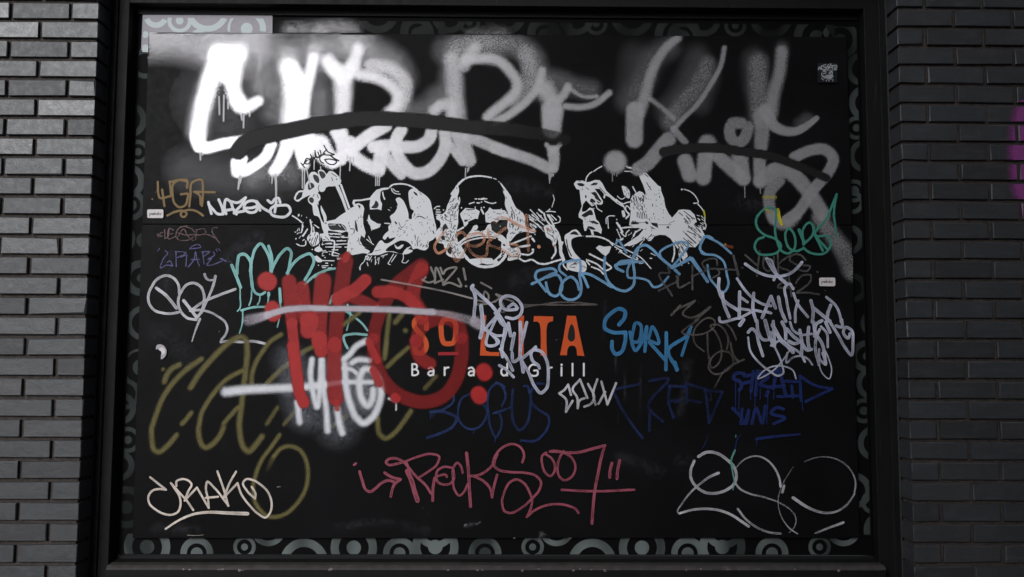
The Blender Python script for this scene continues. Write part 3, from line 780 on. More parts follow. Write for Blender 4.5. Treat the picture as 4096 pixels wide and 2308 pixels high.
paint('printed_portrait', 'white engraved bald bearded drinker seen from the front', [M_WHITEINK, M_BLACKINK], """
M3 36-22: 300,330 345,270 400,190 490,118 600,88 720,84 850,106
M3 15: 880,115 915,128/ 950,160 955,163/ 975,180 1020,240
M3 20-44: 985,195 1040,275 1110,385
M3 Q: 235,500 262,440 335,290 390,230 402,290 382,385 400,420 392,500 395,560 388,650 390,725 375,800 362,880 382,970 420,1060 445,1150 470,1205 330,1212 258,1190 220,1150 235,1090 200,1080 190,1030 110,1000 80,940 100,830 142,780 130,700 88,680 95,630 170,610 220,560
M3 Q: 1015,285 1045,282 1125,395 1205,535 1275,582 1312,650 1318,760 1345,820 1452,815 1452,855 1250,845 1150,905 1100,970 1110,1060 1200,1052 1240,1100 1250,1200 1190,1232 1070,1245 1085,1180 1050,1130 1000,1110 985,1050 990,1000 940,960 1000,930 1060,960 1060,910 1085,840 1060,780 1075,700 1080,600 1055,540 1035,470 1042,380
M3 P: 415,605 490,525 630,538 688,570 660,680 630,670 540,710 470,780 458,720 430,660
M3 P: 760,600 800,560 822,515 870,548 960,545 1040,560 1078,610 1085,690 960,690 930,722 840,732 770,722 765,650
M3 P: 500,930 520,890 570,832 602,772 648,755 668,790 640,830 700,850 760,830 800,760 842,742 852,830 900,868 1000,900 1070,970 990,965 900,908 750,893 600,908
M3 34: 405,1012 480,952 600,912 750,893 900,908 1010,962
M3 22: 420,1042 480,1000 560,968 660,946 780,930 900,940
M3 42: 410,1050 440,1100 482,1180 560,1266 680,1328 800,1338 920,1308 1005,1240 1060,1145
M3 P: 540,1235 700,1215 850,1218 880,1250 935,1200 990,1140 1000,1150 960,1230 920,1300 800,1335 650,1320 570,1270
M3 26: 380,840 460,795/ 480,770 520,735/ 710,545 740,605
M3 17: 545,467 612,446/ 625,400 646,400/ 670,400 692,402/ 760,398 786,398/ 650,455 686,455/ 755,430 820,455 870,462 910,450/ 745,512 748,518/ 710,520 712,522/ 435,520 436,524/ 710,443 714,445/ 965,770 970,775/ 985,540 986,541
M3 32: 712,402 745,396
M3 17: 60,535 95,505 132,503/ 90,550 132,550/ 85,580 142,582/ 85,610 152,615/ 90,640 150,642/ 185,552 187,555
M3 14: 405,380 412,420 398,480/ 625,510 625,545
M3 P #1: 492,545 620,538 620,548 510,556
M3 Q #1: 472,692 528,690 482,720
M3 Q #1: 670,1310 720,1290 790,1306 882,1300 850,1322 780,1332
M3 Q #1: 925,1250 960,1210 1050,1150 1030,1200 950,1262
M3 Q #1: 205,600 228,645 200,632
M3 Q #1: 175,782 212,740 238,800 200,830 185,880
M3 Q #1: 150,920 192,905 205,972 165,960
M3 Q #1: 240,922 272,950 240,1002 260,960
M3 Q #1: 240,1092 292,1058 282,1165 255,1150
M3 10 #1: 280,520 320,500/ 300,540 350,500/ 330,540 372,490/ 260,540 300,560/ 350,470 350,530/ 370,460 372,500/ 320,560 312,600/ 240,590 270,600/ 300,620 330,640/ 350,570 340,640/ 200,660 240,700/ 290,660 280,700/ 330,690 370,680/ 250,700 300,720/ 150,660 190,700/ 240,780 235,820/ 300,740 290,800/ 340,760 310,820/ 220,850 240,900/ 300,850 280,900/ 330,900 300,950/ 340,1050 350,1110/ 380,1080 390,1120/ 320,1150 360,1210/ 290,430 292,445/ 370,240 372,260/ 270,990 330,960/ 350,880 355,930
M3 12 #1: 1120,510 1160,600/ 1130,570 1140,680/ 1165,620 1170,670/ 1210,650 1215,700/ 1245,680 1250,715/ 1105,640 1108,700/ 1100,760 1110,790/ 1140,740 1145,800/ 1180,740 1190,760/ 1200,830 1230,800/ 1150,880 1270,850/ 1110,880 1150,860/ 1055,380 1057,390
M3 Q #1: 1005,1030 1025,1020 1045,1050 1020,1052
M3 Q #1: 1115,1075 1125,1048 1165,1035 1212,1060 1160,1080
M3 12 #1: 1130,1140 1200,1120/ 1150,1170 1210,1150/ 1080,1170 1120,1200/ 1170,1200 1230,1190
M3 Q #1: 845,720 900,708 935,735 1070,690 1068,800 1085,850 1020,850 900,868 852,800
M3 10 #1: 925,605 985,608/ 500,890 560,880/ 830,850 880,870
M4 26: 0,975 100,870 200,842 300,852
M4 26: 20,1022 150,972 290,915/ 140,1162 290,1160 320,1130
M4 32: 140,1062 270,1042
M4 28: 0,1242 120,1222 200,1262 300,1240 400,1292 470,1300 620,1262 700,1240
M4 34: 310,950 335,985/ 310,1100 320,1102
M4 14: 280,548 340,610 400,680/ 320,625 400,700 470,762/ 370,590 480,702/ 260,622 330,692/ 270,680 400,762/ 280,740 360,800/ 260,650 420,800/ 340,885 350,892
M4 24: 398,548 450,590
M4 24: 470,600 500,690 560,760 640,830 690,940 702,1040/ 520,620 570,700 612,780
M4 16: 540,620 600,700/ 570,620 640,690/ 605,742 690,710 692,662 665,636/ 500,576 560,572 630,580
M4 12: 595,345 612,410 600,450 580,512
M4 16: 520,572 552,540
M4 Q: 470,780 540,755 600,762 625,840 640,900 642,1000 605,1060 562,960 510,930 480,850
M4 28: 640,870 682,1000 692,1100/ 622,1050 632,1130 580,1220
M4 10 #1: 500,800 560,860/ 520,870 600,930/ 560,780 610,860/ 590,900 620,990
""" + H2, wob=.16)

paint('printed_portrait', 'white engraved long haired drinker with hooked nose facing left', [M_WHITEINK, M_BLACKINK], """
M5 17: 285,305 300,240 340,185/ 345,182 372,166/ 400,156 440,125/ 448,120 508,88/ 545,72 546,73
M5 P: 120,330 155,287 250,285 290,308 340,303 420,275 480,280 515,320 570,425 640,490 720,560 810,600 800,650 700,590 610,510 560,490 548,535 530,520 540,470 480,400 410,397 470,480 525,570 522,602 498,620 440,610 370,640 340,610 292,558 250,610 232,690 240,720 290,708 340,658 392,672 415,760 430,820 470,860 512,960 500,1022 450,990 390,980 402,1040 370,1040 350,962 310,932 292,980 270,980 250,900 250,830 190,792 188,750 232,640 215,540 200,410 160,402
M5 Q #1: 165,332 215,318 272,345 240,366 180,348
M5 P #1: 345,350 400,312 456,316 438,345 380,352
M5 Q #1: 362,460 410,440 470,520 502,585 470,600 432,560 400,490
M5 Q #1: 345,576 362,530 400,548 425,580 380,592
M5 Q #1: 275,490 296,488 292,532
M5 Q #1: 228,772 290,720 360,690 386,760 330,764 290,790
M5 P #1: 328,850 400,838 472,880 440,892
M5 Q #1: 310,920 370,920 422,962 380,966
M5 10 #1: 480,380 560,470/ 290,380 330,410/ 240,400 241,410/ 580,500 700,590/ 720,580 760,605/ 190,296 210,296
M5 14: 360,470 420,540 500,590/ 430,440 520,570/ 430,620 440,660 510,712/ 400,668 402,669
M5 14: 570,880 575,800 610,775 685,773/ 590,800 600,945/ 715,820 716,826
M5 Q: 0,1040 60,1000 140,965 232,1050 270,1050 160,1065 95,1095 88,1180 140,1290 210,1370 80,1350 30,1220 0,1130
M5 Q #1: 60,1030 140,985 188,1035 110,1030
M5 16 #1: 20,1100 40,1220 90,1330
M5 24: 300,1055 430,1058 550,1090 620,1130 660,1180
M5 P: 425,1215 470,1180 540,1200 620,1190 640,1200 610,1280 560,1330 505,1290
M5 26: 340,1300 480,1370 560,1410 600,1450
M4 Q: 800,1255 900,1240 1040,1272 1062,1340 1050,1390 870,1396 800,1370
M4 10 #1: 850,1310 960,1280/ 820,1340 900,1350/ 960,1330 1040,1330/ 880,1290 910,1285
M4 24: 730,1000 690,1130 730,1250 740,1320 790,1378/ 1060,1240 1200,1300 1330,1390 1400,1350 1330,1290
M4 44: 700,1000 705,1130 745,1240
M4 22: 1060,1260 1100,1310/ 1130,1340 1260,1400 1290,1440/ 800,920 850,850 900,832 985,912
M6 P: 430,110 520,92 600,180 700,285 735,300 742,360 780,460 800,580 845,670 892,730 960,655 985,622 1050,613 1140,625 1205,688 1235,790 1205,800 1225,850 1290,862 1345,970 1310,1010 1275,1070 1215,1138 1100,1130 1080,1160 1110,1260 1050,1320 1000,1200 930,1105 870,1015 800,970 720,965 650,985 600,1050 560,1050 530,1005 400,1090 300,1122 240,1100 430,975 500,890 400,862 300,832 312,740 322,640 312,560 322,470 345,420 440,360 490,380 522,425 528,380 490,270 440,160
M6 P #1: 330,792 355,760 365,790 385,765 395,790 440,792 430,818 320,822
M6 Q #1: 520,778 560,790 562,816 530,812
M6 P #1: 596,795 690,805 702,872 620,832
M6 Q #1: 588,845 662,888 620,878
M6 P #1: 808,862 850,838 850,882
M6 7 #1: 700,828 880,826/ 440,800 520,790/ 850,810 930,770
M6 12 #1: 410,650 410,720/ 432,660 440,732/ 460,650 468,740/ 485,660 490,742/ 510,670 520,740/ 540,680 546,742/ 575,740 585,765
M6 18-8 #1: 490,420 500,470 480,540
M6 12 #1: 540,240 575,300 605,345/ 520,130 562,162/ 625,540 620,570/ 330,480 335,520/ 360,440 370,500/ 390,430 405,490/ 420,420 440,480/ 450,460 455,510/ 380,540 385,560/ 480,570 485,610/ 720,430 722,450/ 635,670 640,685/ 420,560 424,580/ 535,460 536,470
M6 18 #1: 672,484 674,486/ 1060,740 1112,792/ 1080,950 1222,1080
M6 13 #1: 1090,700 1150,790/ 1050,1010 1182,1130/ 1100,912 1222,970/ 1150,880 1300,1000/ 950,1080 1002,1150/ 1060,640 1190,742/ 1040,1070 1100,1140/ 900,1080 950,1140/ 990,660 1040,700/ 1120,850 1170,880/ 980,1150 1050,1250
M6 24 #1: 1212,822 1262,862
M6 15: 1060,335 1150,370 1222,440 1252,520 1190,530/ 1250,540 1328,640 1346,720 1345,780 1362,850 1350,878 1318,886
M6 28: 1027,338 1029,338
M6 18: 230,535 280,515 322,510/ 250,600 262,565 300,590 312,612
M6 24: 120,480 220,570 262,640 298,682 255,740
M6 46: 215,645 228,700
M6 13: 138,430 162,455 200,472 240,450/ 130,890 160,960 198,1040/ 450,1100 512,1028/ 600,1222 662,1252
M6 Q: 198,290 280,318 312,420 302,462 242,432 210,352
M6 18: 348,300 422,432/ 300,900 260,940 250,985 180,930
M6 32: 130,800 165,850 205,925
M6 24: 200,870 300,860 420,860/ 360,985 380,940 452,890/ 240,1112 330,1090 440,1000/ 140,1050 210,1022
M6 16: 0,1040 100,1100 300,1190 450,1272 600,1430/ 170,1190 300,1272 410,1312/ 100,1130 200,1190/ 590,1290 612,1292/ 400,1280 420,1300
M6 24: 920,1110 925,1220 896,1332
M6 12: 985,1200 1000,1300 1030,1392/ 1050,1180 1102,1262/ 1120,1355 1124,1360/ 440,1362 490,1358/ 1000,1230 1060,1330
M6 12: 206,20 280,15/ 235,86 330,88/ 270,35 400,60/ 330,100 420,130
M6 26: 300,35 380,60 440,100
M6 30: 380,60 450,70 500,95
""" + H3, wob=.16)

WS[0] = 1.0
# ---------------------------------------------------------------- shop lettering
sg = paint('shop_lettering', 'orange shop name with crimson underline and small white subtitle', M_CRIMSON, """
C2 P: 1670,1384 1945,1382 1943,1424 1670,1427
""", wob=0)
def letter(label, mat, text): 
    o = paint('letter', label, mat, text, wob=0, parent=sg); LAYER[0] -= 1; return o
letter('orange letter S', M_ORANGE, """
C2 70: 1510,1065 1503,975 1430,922 1362,945 1345,1010 1378,1082 1450,1160 1502,1250 1505,1330 1450,1396 1375,1390 1345,1315""")
letter('orange letter O above the underline', M_ORANGE, """
C2 68: 1810,930 1880,955 1910,1020 1908,1120 1900,1200 1868,1262 1810,1272 1750,1262 1722,1200 1712,1100 1714,1000 1745,950 1812,930""")
letter('orange letter L', M_ORANGE, """
C2 P: 2262,885 2322,884 2304,1180 2302,1300 2320,1366 2380,1386 2500,1384 2500,1437 2238,1430 2250,1200""")
letter('orange letter I', M_ORANGE, """
C3 P: 318,890 350,884 392,892 388,1150 390,1430 316,1432 320,1150""")
letter('orange letter T', M_ORANGE, """
C3 P: 528,896 788,900 786,965 745,970 712,1000 697,1085 697,1250 706,1432 616,1430 622,1250 620,1080 608,1005 580,970 522,970 526,930""")
M_HOLE = M_BLACKINK
o = paint('letter', 'orange letter A', [M_ORANGE, M_HOLE], """
C3 P: 978,890 1096,894 1150,1160 1212,1438 1114,1430 1106,1340 1082,1302 1040,1295 1000,1310 982,1350 975,1426 882,1426 930,1180
C3 Q #1: 1040,998 1066,1040 1085,1150 1078,1215 1055,1238 1012,1236 990,1205 994,1120 1012,1045
""", wob=0, parent=sg)
for ch, t in (('B', "D2 25: 1318,395 1318,545/ 1318,396 1365,396 1384,430 1362,464 1320,466/ 1365,466 1396,490 1394,528 1362,545 1320,546"),
              ('a', "D2 25: 1540,452 1578,440 1604,468 1604,545/ 1604,492 1550,497 1535,528 1560,548 1604,528"), ('r', "D2 25: 1757,440 1757,545/ 1757,474 1778,446 1810,440"),
              ('a', "D2 25: 2085,452 2124,440 2152,468 2152,548/ 2152,492 2098,498 2083,530 2108,550 2152,530"), ('n', "D2 25: 2262,442 2262,550/ 2262,476 2296,442 2328,470 2330,550"),
              ('d', "D3 25: 166,390 166,550/ 166,470 122,442 88,478 88,520 116,550 166,530"), ('G', "D3 25: 568,408 505,402 462,450 462,510 500,550 574,540 574,482 530,482"),
              ('r', "D3 25: 720,440 720,550/ 720,474 742,446 770,440"), ('i', "D3 25: 902,438 902,550\nD3 30: 902,403 903,404"), ('l', "D3 25: 1051,390 1051,550"), ('l', "D3 25: 1204,388 1204,550")):
    letter('small white letter ' + ch, M_LETTER, t)
LAYER[0] += 1
# ---------------------------------------------------------------- silver spray paint along the top
M_DUST = m_spray('pale_dust', srgb(150, 152, 160), grain=.9, rough=.8, speckle=90.0, mottle=1.0)
o = spray('dust_smears', 'faint dust smears and buffed patches', M_DUST, """
C1 300 @.035 h0: 1250,640 1450,420 1650,300
C1 260 @.03 h0: 480,560 420,800 400,1000
D1 500 @.02 h0: 300,200 700,500
C3 420 @.022 h0: 300,420 700,260
C3 60 @.03 h0: 1500,700 1480,1000 1450,1300
D3 26 @.05 h0: 1640,300 1660,1180/ 1745,280 1765,900/ 1975,420 1985,1400/ 2450,200 2440,1440
D4 220 @.03 h0: 160,620 140,1000 60,1300
E2 200 @.022 h0: 300,1250 900,1180 1500,1300
E3 300 @.02 h0: 1700,300 2200,500
E1 260 @.025 h0: 300,1250 800,1300
E4 240 @.03 h0: 200,320 60,340
B3 360 @.02 h0: 200,1000 700,1100
B4 300 @.025 h0: 900,1250 1100,1300
E3 60 @.16 h0: 620,1330 640,1390
E2 60 @.12 h0: 2040,1230 2230,1190
""", cell=9.0, op=1)
o['kind'] = 'stuff'
sv = spray('silver_lettering', 'broad dripping silver spray lettering across the top of the board', M_SILVER, """
A1 1000 @0.166 h0: 150,250 900,250 1500,330 1800,420
A1 700 @0.127 h0: 200,420 600,440 900,520
A1 560 @0.151 h0: 1650,350 1680,700 1700,1000
A1 1500 @0.030 h0: 1000,1200 1300,1500
A1 700 @0.151 h0: 1100,560 1150,420 1400,450
A1 700 @0.151 h0: 2150,600 2300,480 2500,700
A1 560 @0.103 h0: 1950,900 1900,1350
B1 900 @0.045 h0: 700,800 1300,950 2000,900
B1 520 @0.091 h0: 1600,900 1950,780 2150,850
A2 700 @0.246 h0: 100,480 300,420 600,330
A2 640 @0.276 h0: 500,480 800,560 1050,700 1150,880
A2 520 @0.143 h0: 60,1100 80,1400
A2 560 @0.187 h0: 1780,520 2000,480 2250,420 2400,520
A2 480 @0.179 h0: 1650,1150 1500,1300 1300,1330
A2 420 @0.179 h0: 1850,700 1800,1000 1900,1300
A3 480 @0.372 h0: -500,470 0,400 340,470 520,640 560,820
A3 420 @0.260 h0: 560,1050 800,900 1050,1000 1300,1050
A3 500 @0.211 h0: 1800,1200 2000,950 2150,600 2350,480
A3 620 @0.099 h0: 1900,600 1850,1000
A4 520 @0.161 h0: 300,600 150,1000 -100,1350
A4 420 @0.124 h0: 480,900 350,1250
A4 520 @0.186 h0: 1080,650 1100,1000 1180,1300
A4 300 @0.155 h0: 1450,480 1440,600
B4 300 @0.248 h0: 1790,130 1700,200
B4 420 @0.093 h0: 1100,100 1150,400
A1 440 @0.288 h0: 1200,520 1080,760 980,1050 900,1320 850,1600
A1 430 @0.288 h0: 1420,480 1380,800
A1 520 @0.288 h0: 2090,640 2150,1000 2130,1500
A1 300 @0.288 h0: 2430,520 2360,900
A1 430-300 h0.30: 1150,600 1210,720 1220,860
A1 330 h0.25: 1120,560 1400,560
A1 300 h0.25: 2120,760 2230,900 2240,1200
A2 300 h0.2: 260,760 420,800 520,720
A1 350-290 h0.22: 1170,600 1060,800 980,1050 910,1300 870,1500 855,1680
A1 330-290 h0.22: 1370,580 1340,780 1330,1000 1370,1160 1420,1250
A1 230 h0.22: 1200,640 1330,760
A1 300-200 h0.22: 1400,1200 1470,1290 1560,1260 1670,1200
B1 250-220 h0.58: 850,330 860,450 920,500
B1 190-180 h0.58: 870,500 930,512 1200,458 1500,410 1740,350
A1 360-420 h0.22: 2075,740 2130,950 2150,1180 2130,1520
A1 210 h0.22: 2420,610 2370,850 2320,1100 2290,1450
B1 180 h0.58: 1850,470 1780,620 1640,740 1480,830 1410,850
B1 180 h0.58: 1370,710 1380,840
B1 110 h0.58: 1485,660 1450,760
B1 270-190 h0.58: 2090,410 2020,620 1920,790 1890,830
B1 240-190 h0.58: 2240,380 2260,600 2290,740
A2 290 h0.22: 180,660 280,800 390,900
A2 240 h0.22: 585,490 540,650 460,830
A2 380-300 @.92 h0.22: 380,880 380,1120 370,1420
A2 230 @.95 h0.22: 600,840 820,880 1000,970 1120,1110 1110,1250 1000,1360
A2 300 @.70 h0.22: 760,720 1050,780 1220,960 1200,1150 1110,1330
A2 340 @.72 h0.22: 1860,640 1890,900 1900,1150 1930,1440
A2 240 @.8 h0.22: 2180,480 2080,600 2020,720
A2 240 @.85 h0.22: 1620,1330 1700,1260 1830,1270 1850,1400
A3 210 @0.96 h0.22: -400,640 -150,620 50,655 200,790 300,960 280,1080 150,1210 0,1330 -100,1420
A3 170 @0.96 h0.22: 640,790 590,980 440,1190 200,1380 0,1490
A3 330 @.5 h0.22: 420,560 470,800 420,1000 250,1180
A3 380-340 @0.96 h0.22: 670,1030 760,1170 780,1400
B3 360-310 @0.96 h0.58: 780,0 770,130 770,260
A3 170 @0.96 h0.22: 985,1010 930,1120 860,1190
A3 130 @0.89 h0.22: 960,1270 1150,1285 1330,1250 1550,1090
A3 80 @0.73 h0.22: 1010,1030 1200,1140 1380,1140
B2 390-300 h0.58: -140,380 -140,560
B2 360-280 h0.58: 60,480 150,620 230,680
B2 280-220 h0.58: 320,290 380,450 390,600
B2 220 h0.58: 250,700 350,660
B2 210 h0.58: 960,210 700,370 480,550
B2 170 @.9 h0.58: 480,420 500,600
B2 220 h0.58: 480,600 680,740 860,820
B2 200 h0.58: 790,500 980,480 1200,500 1400,490 1550,390 1590,240
B2 200 h0.58: 1170,270 1100,400 1110,560 1200,740 1350,860 1500,845 1670,700 1770,480 1760,300
B2 230 h0.58: 900,560 870,770
B2 160 @.9 h0.58: 960,610 1040,750 1170,880
B2 300-230 @.92 h0.58: 1950,300 2020,500 2090,680
B2 140 @.9 h0.58: 1830,480 2000,700
B2 190 @.88 h0.58: 2080,360 2400,490 2576,560
B3 185 @0.96 h0.58: 0,515 300,612 550,700 720,790
B3 200-170 @0.96 h0.58: 790,560 800,680 790,790
B3 80 @0.81 h0.58: 700,470 770,560 / 880,465 800,570
A3 170-240 @0.84 h0.22: 2480,340 2300,500 2160,720 2080,950 2030,1150 1960,1350
B3 290-280 @0.91 h0.58: 1900,0 1890,250 1890,400
A4 100 @0.81 h0.22: 670,480 620,720 500,950 300,1250 100,1450 -30,1600
A4 330 @.34 h0.22: 450,700 300,1000 100,1250 -80,1500
B3 250-230 @0.78 h0.58: 2350,400 2180,590 2060,730 1940,800
A3 100 @0.65 h0.22: 2100,1170 2250,1280 2420,1440
B4 110 @0.75 h0.58: -20,250 60,350 140,440
B3 370 @0.96 h0.58: 1630,705
B4 300 @0.78 h0.58: 440,455
B4 190 @0.68 h0.58: 900,180 780,180 740,300 790,420 900,430 970,330 990,230
A4 230-260 @0.84 h0.22: 1450,520 1420,800 1340,1100 1300,1370
A4 380 @.42 h0.22: 1130,680 1130,1050 1160,1400
B4 220-90 @0.94 h0.58: 1230,0 1350,220 1500,285 1650,285 1820,190 1920,110
B4 260-220 @0.75 h0.58: 1170,80 1180,300 1165,500
B4 250 @0.94 h0.58: 135,690 200,880 / 410,620 385,920
B4 230 @0.91 h0.58: 560,600 760,790 920,930
B4 280-220 @0.87 h0.58: 880,610 900,780 940,930
B4 210-190 @0.91 h0.58: 1148,640 1145,960
B4 250-240 @0.91 h0.58: 1160,960 1400,800 1580,860 1780,1070 2010,1420
B4 180-190 @0.91 h0.58: 1620,640 1850,545 2030,535 2145,650 2080,840 1950,990 1800,1190 1660,1390 1520,1490
B4 200-190 @0.75 h0.58: 1410,960 1300,1080 1280,1300 1340,1480
C4 200 @0.81 h0.30: 1310,0 1400,110 1520,130 1640,20
C4 270-380 @0.68-0.45 h0.30: 1950,40 2150,300 2330,560 2400,740
C4 300 @0.26 h0.30: 2420,800
""", core=.55)
LAYER[0] += 1
spray('overspray', 'grey overspray on the film above the board', M_SILVER, """
A1 360 @.13 h0: 2100,250 2500,230
A2 380 @.20 h0: 100,250 300,210 500,250
A3 340 @.18 h0: -300,330 100,300
""", parent=fr_, Y=Y_FILM - .004, clip=[[(1095, 66), (3300, 80), (3300, 146), (1095, 131)]])
LAYER[0] -= 1
for l in """B1 22: 1140,-180 1145,60 / 1205,-200 1200,150 / 1262,-100 1262,-20 / 1440,60 1450,135 / 1475,60 1470,240 / 1555,40 1553,85 / 885,570 887,675 / 915,580 915,610
B1 40-20: 1425,900 1415,960 1398,1075
B1 24-14: 1440,920 1430,990 / 1862,880 1856,995
B1 34-20: 1905,870 1912,1000 1912,1200 1900,1390
B1 16: 2270,780 2270,1060 / 2300,780 2295,1060 / 2320,770 2380,1050 / 2430,680 2427,805
B2 16: 345,740 338,940 / 480,640 470,822 / 522,640 518,740 / 440,620 440,655
B2 15: 825,860 823,1025 / 852,870 846,1020 / 878,860 870,1025 / 75,770 80,800
B2 16 @.85: 2042,790 2038,925 / 2070,790 2068,840 / 2088,780 2080,820
B3 22-12 @.72: 735,860 738,940 742,992 / 755,870 750,950 / 770,870 768,905 / 790,870 788,900
B3 14 @.45: 1592,830 1592,965 / 1618,835 1617,880 / 1655,835 1652,895 / 1680,825 1678,860
B4 15 @.42: 945,1015 948,1185 / 1155,1040 1158,1130""".splitlines():
    hd_, bd_ = l.split(':')
    for b_ in bd_.split('/'):
        paint('drip', None, M_SILVERLINE, hd_ + ':' + b_, wob=.05, parent=sv); LAYER[0] -= 1
LAYER[0] += 1

spray('black_stroke', 'long black spray arc crossing out the silver lettering on the left', M_BLACKSPRAY, """
B1 250-225: 1400,560 1480,455 1600,400 1850,330 2130,270 2440,205 2700,165 2900,140
B2 225-205: 440,128 900,115 1300,140 1800,190 2200,245
B3 220-170 @1-.55: -260,235 200,265 500,310 760,355 950,405
""", core=.82, op=.97)
spray('black_stroke', 'shorter black spray arc crossing out the silver lettering on the right', M_BLACKSPRAY, """
B4 150-118: -150,570 0,540 200,520 500,512 900,560 1300,625 1700,770 2050,920
""", core=.82, op=.97)
WS[0] = .86
M_GOLDMK = m_marker('gold_marker', srgb(128, 103, 62), op=.95, streak=.15)
M_WHITEMK = m_marker('white_marker', srgb(222, 222, 226), op=.97, streak=.25)
M_GREYWHITE = m_marker('worn_white_marker', srgb(205, 202, 208), op=.78, streak=.8)
M_BLACKMK = m_marker('black_marker', (.012, .010, .010, 1), op=.97, streak=.1)
paint('marker_tag', 'small black marker scrawl on the silver paint', M_BLACKMK, """
B1 20: 2250,720 2300,780/ 2280,740 2335,680/ 2320,660 2300,720 2350,730 2382,680 2330,652/ 2380,605 2420,690/ 2370,670 2440,640/ 2440,550 2455,640 2495,640 2480,570/ 2520,625 2576,590
B2 20: 0,570 30,640 80,605 68,545/ 120,480 180,570 262,602 110,592 160,535/ 110,600 66,640 80,700 116,722/ 130,672 200,665 292,705 262,735 172,722 130,672
B2 26: 210,615 250,650 318,687
""")
paint('marker_tag', 'gold marker tag with a curled underline at the upper left', M_GOLDMK, """
B1 34: 308,975 320,1150 330,1182 480,1168/ 368,1080 400,1302/ 470,970 492,1150/ 480,975 640,945 705,955 705,1055/ 700,970 600,950 525,995 510,1150 540,1270 602,1318 682,1290 712,1200 720,1142 622,1142/ 735,1308 752,1150 772,985 900,945 920,1100 908,1300/ 800,1108 1080,1115/ 812,1110 870,1150 892,1280/ 440,1430 540,1382 660,1370 700,1400 670,1448 630,1440 622,1400 682,1364 800,1360 870,1392 922,1432
B1 26: 234,1208 236,1210
B1 12: 282,1112 283,1113
""")
paint('marker_tag', 'white marker tag reading NAZONG under a silver drip', M_WHITEMK, """
B1 42: 995,1250 1035,1405/ 1000,1280 1050,1340 1130,1412 1195,1412/ 1135,1215 1180,1320 1198,1400/ 1235,1408 1212,1310 1240,1210 1290,1240 1330,1340 1375,1412/ 1225,1362 1330,1345/ 1300,1240 1390,1255 1500,1188* 1440,1290 1345,1400 1400,1385 1480,1370/ 1655,1250 1600,1230 1500,1262 1478,1330 1540,1385 1640,1372 1660,1300/ 1510,1330 1590,1325 1660,1300/ 1640,1240 1695,1360/ 1650,1240 1710,1310 1830,1385/ 1800,1225 1850,1260 1900,1205 1942,1195 1968,1255/ 1890,1300 1838,1345 1850,1412 1940,1448 2050,1440 2108,1370 2075,1300 1980,1292 1890,1300/ 1895,1385 1915,1240
""")
M_REDGREY = m_marker('faded_red_marker', srgb(116, 90, 91), op=.72, streak=.7)
M_PURPLEMK = m_marker('purple_marker', srgb(96, 90, 138), op=.8, streak=.6)
paint('marker_tag', 'thin faded red tag reading CLEAR with a circled letter', M_REDGREY, """
C1 15: 300,255 312,290/ 318,255 322,298/ 375,235 340,250 345,286 372,286/ 402,200 406,320/ 408,320 440,300 462,190/ 520,205 472,182 458,325 550,292/ 470,260 512,250/ 705,150 610,170 556,250 570,320 660,346 780,312 814,250 770,190 690,160/ 570,320 660,190 720,290 790,350/ 580,240 700,272 800,262/ 820,340 842,200/ 825,200 950,200 962,230 900,268 820,276/ 840,272 1000,270 1082,312/ 1120,172 1062,175 1045,220 1072,275 1150,385
""")
paint('marker_tag', 'thin purple tag reading GRAPE under a halo', M_PURPLEMK, """
C1 16: 305,490 332,455/ 410,480 442,520 392,582 350,722 420,682 512,690* 470,622 438,642/ 555,500 560,702/ 550,495 692,512 570,582/ 622,572 702,540* 690,692/ 740,460 780,422 880,410 892,425 800,455 740,460/ 725,702 800,602 820,500 842,610 872,692/ 762,605 872,602/ 918,500 935,662/ 905,500 1012,500 930,562/ 1060,500 1080,530 990,602 1040,590* 980,682 1012,682 1180,625/ 1100,465 1112,490/ 1132,460 1156,482/ 1270,632 1276,634/ 1300,636 1306,638
C1 22: 1160,590 1232,625
""")
paint('marker_tag', 'worn white marker tag of two loops and a K at the left edge', M_GREYWHITE, """
C1 40: 600,1060 590,950 530,862 430,820 310,862 222,980 182,1080 192,1200 262,1290 380,1330 500,1336 592,1318
C1 48: 290,990 420,1090 500,1182 562,1262/ 660,1160 740,1262 832,1382
C1 40: 830,1420 702,1392 612,1290 586,1160 632,1030 712,940 800,922 890,972 935,1070 930,1200 900,1310 840,1392/ 1360,1005 1100,1102 900,1192 790,1272
C1 42-26: 945,805 962,852 1000,882 1062,880
C1 44-30: 1090,830 1062,950 980,1152 900,1332
C1 42-30: 750,1296 900,1290 1050,1332 1180,1412
D1 38-16: 880,20 822,170 772,325
D1 34: 1150,0 1222,62 1252,150 1222,240 1172,300
D1 40: 1165,330 1300,322 1450,332 1600,322 1765,355
""")
M_CYAN = m_marker('pale_cyan_paint', srgb(138, 194, 192), op=.93, streak=.6)
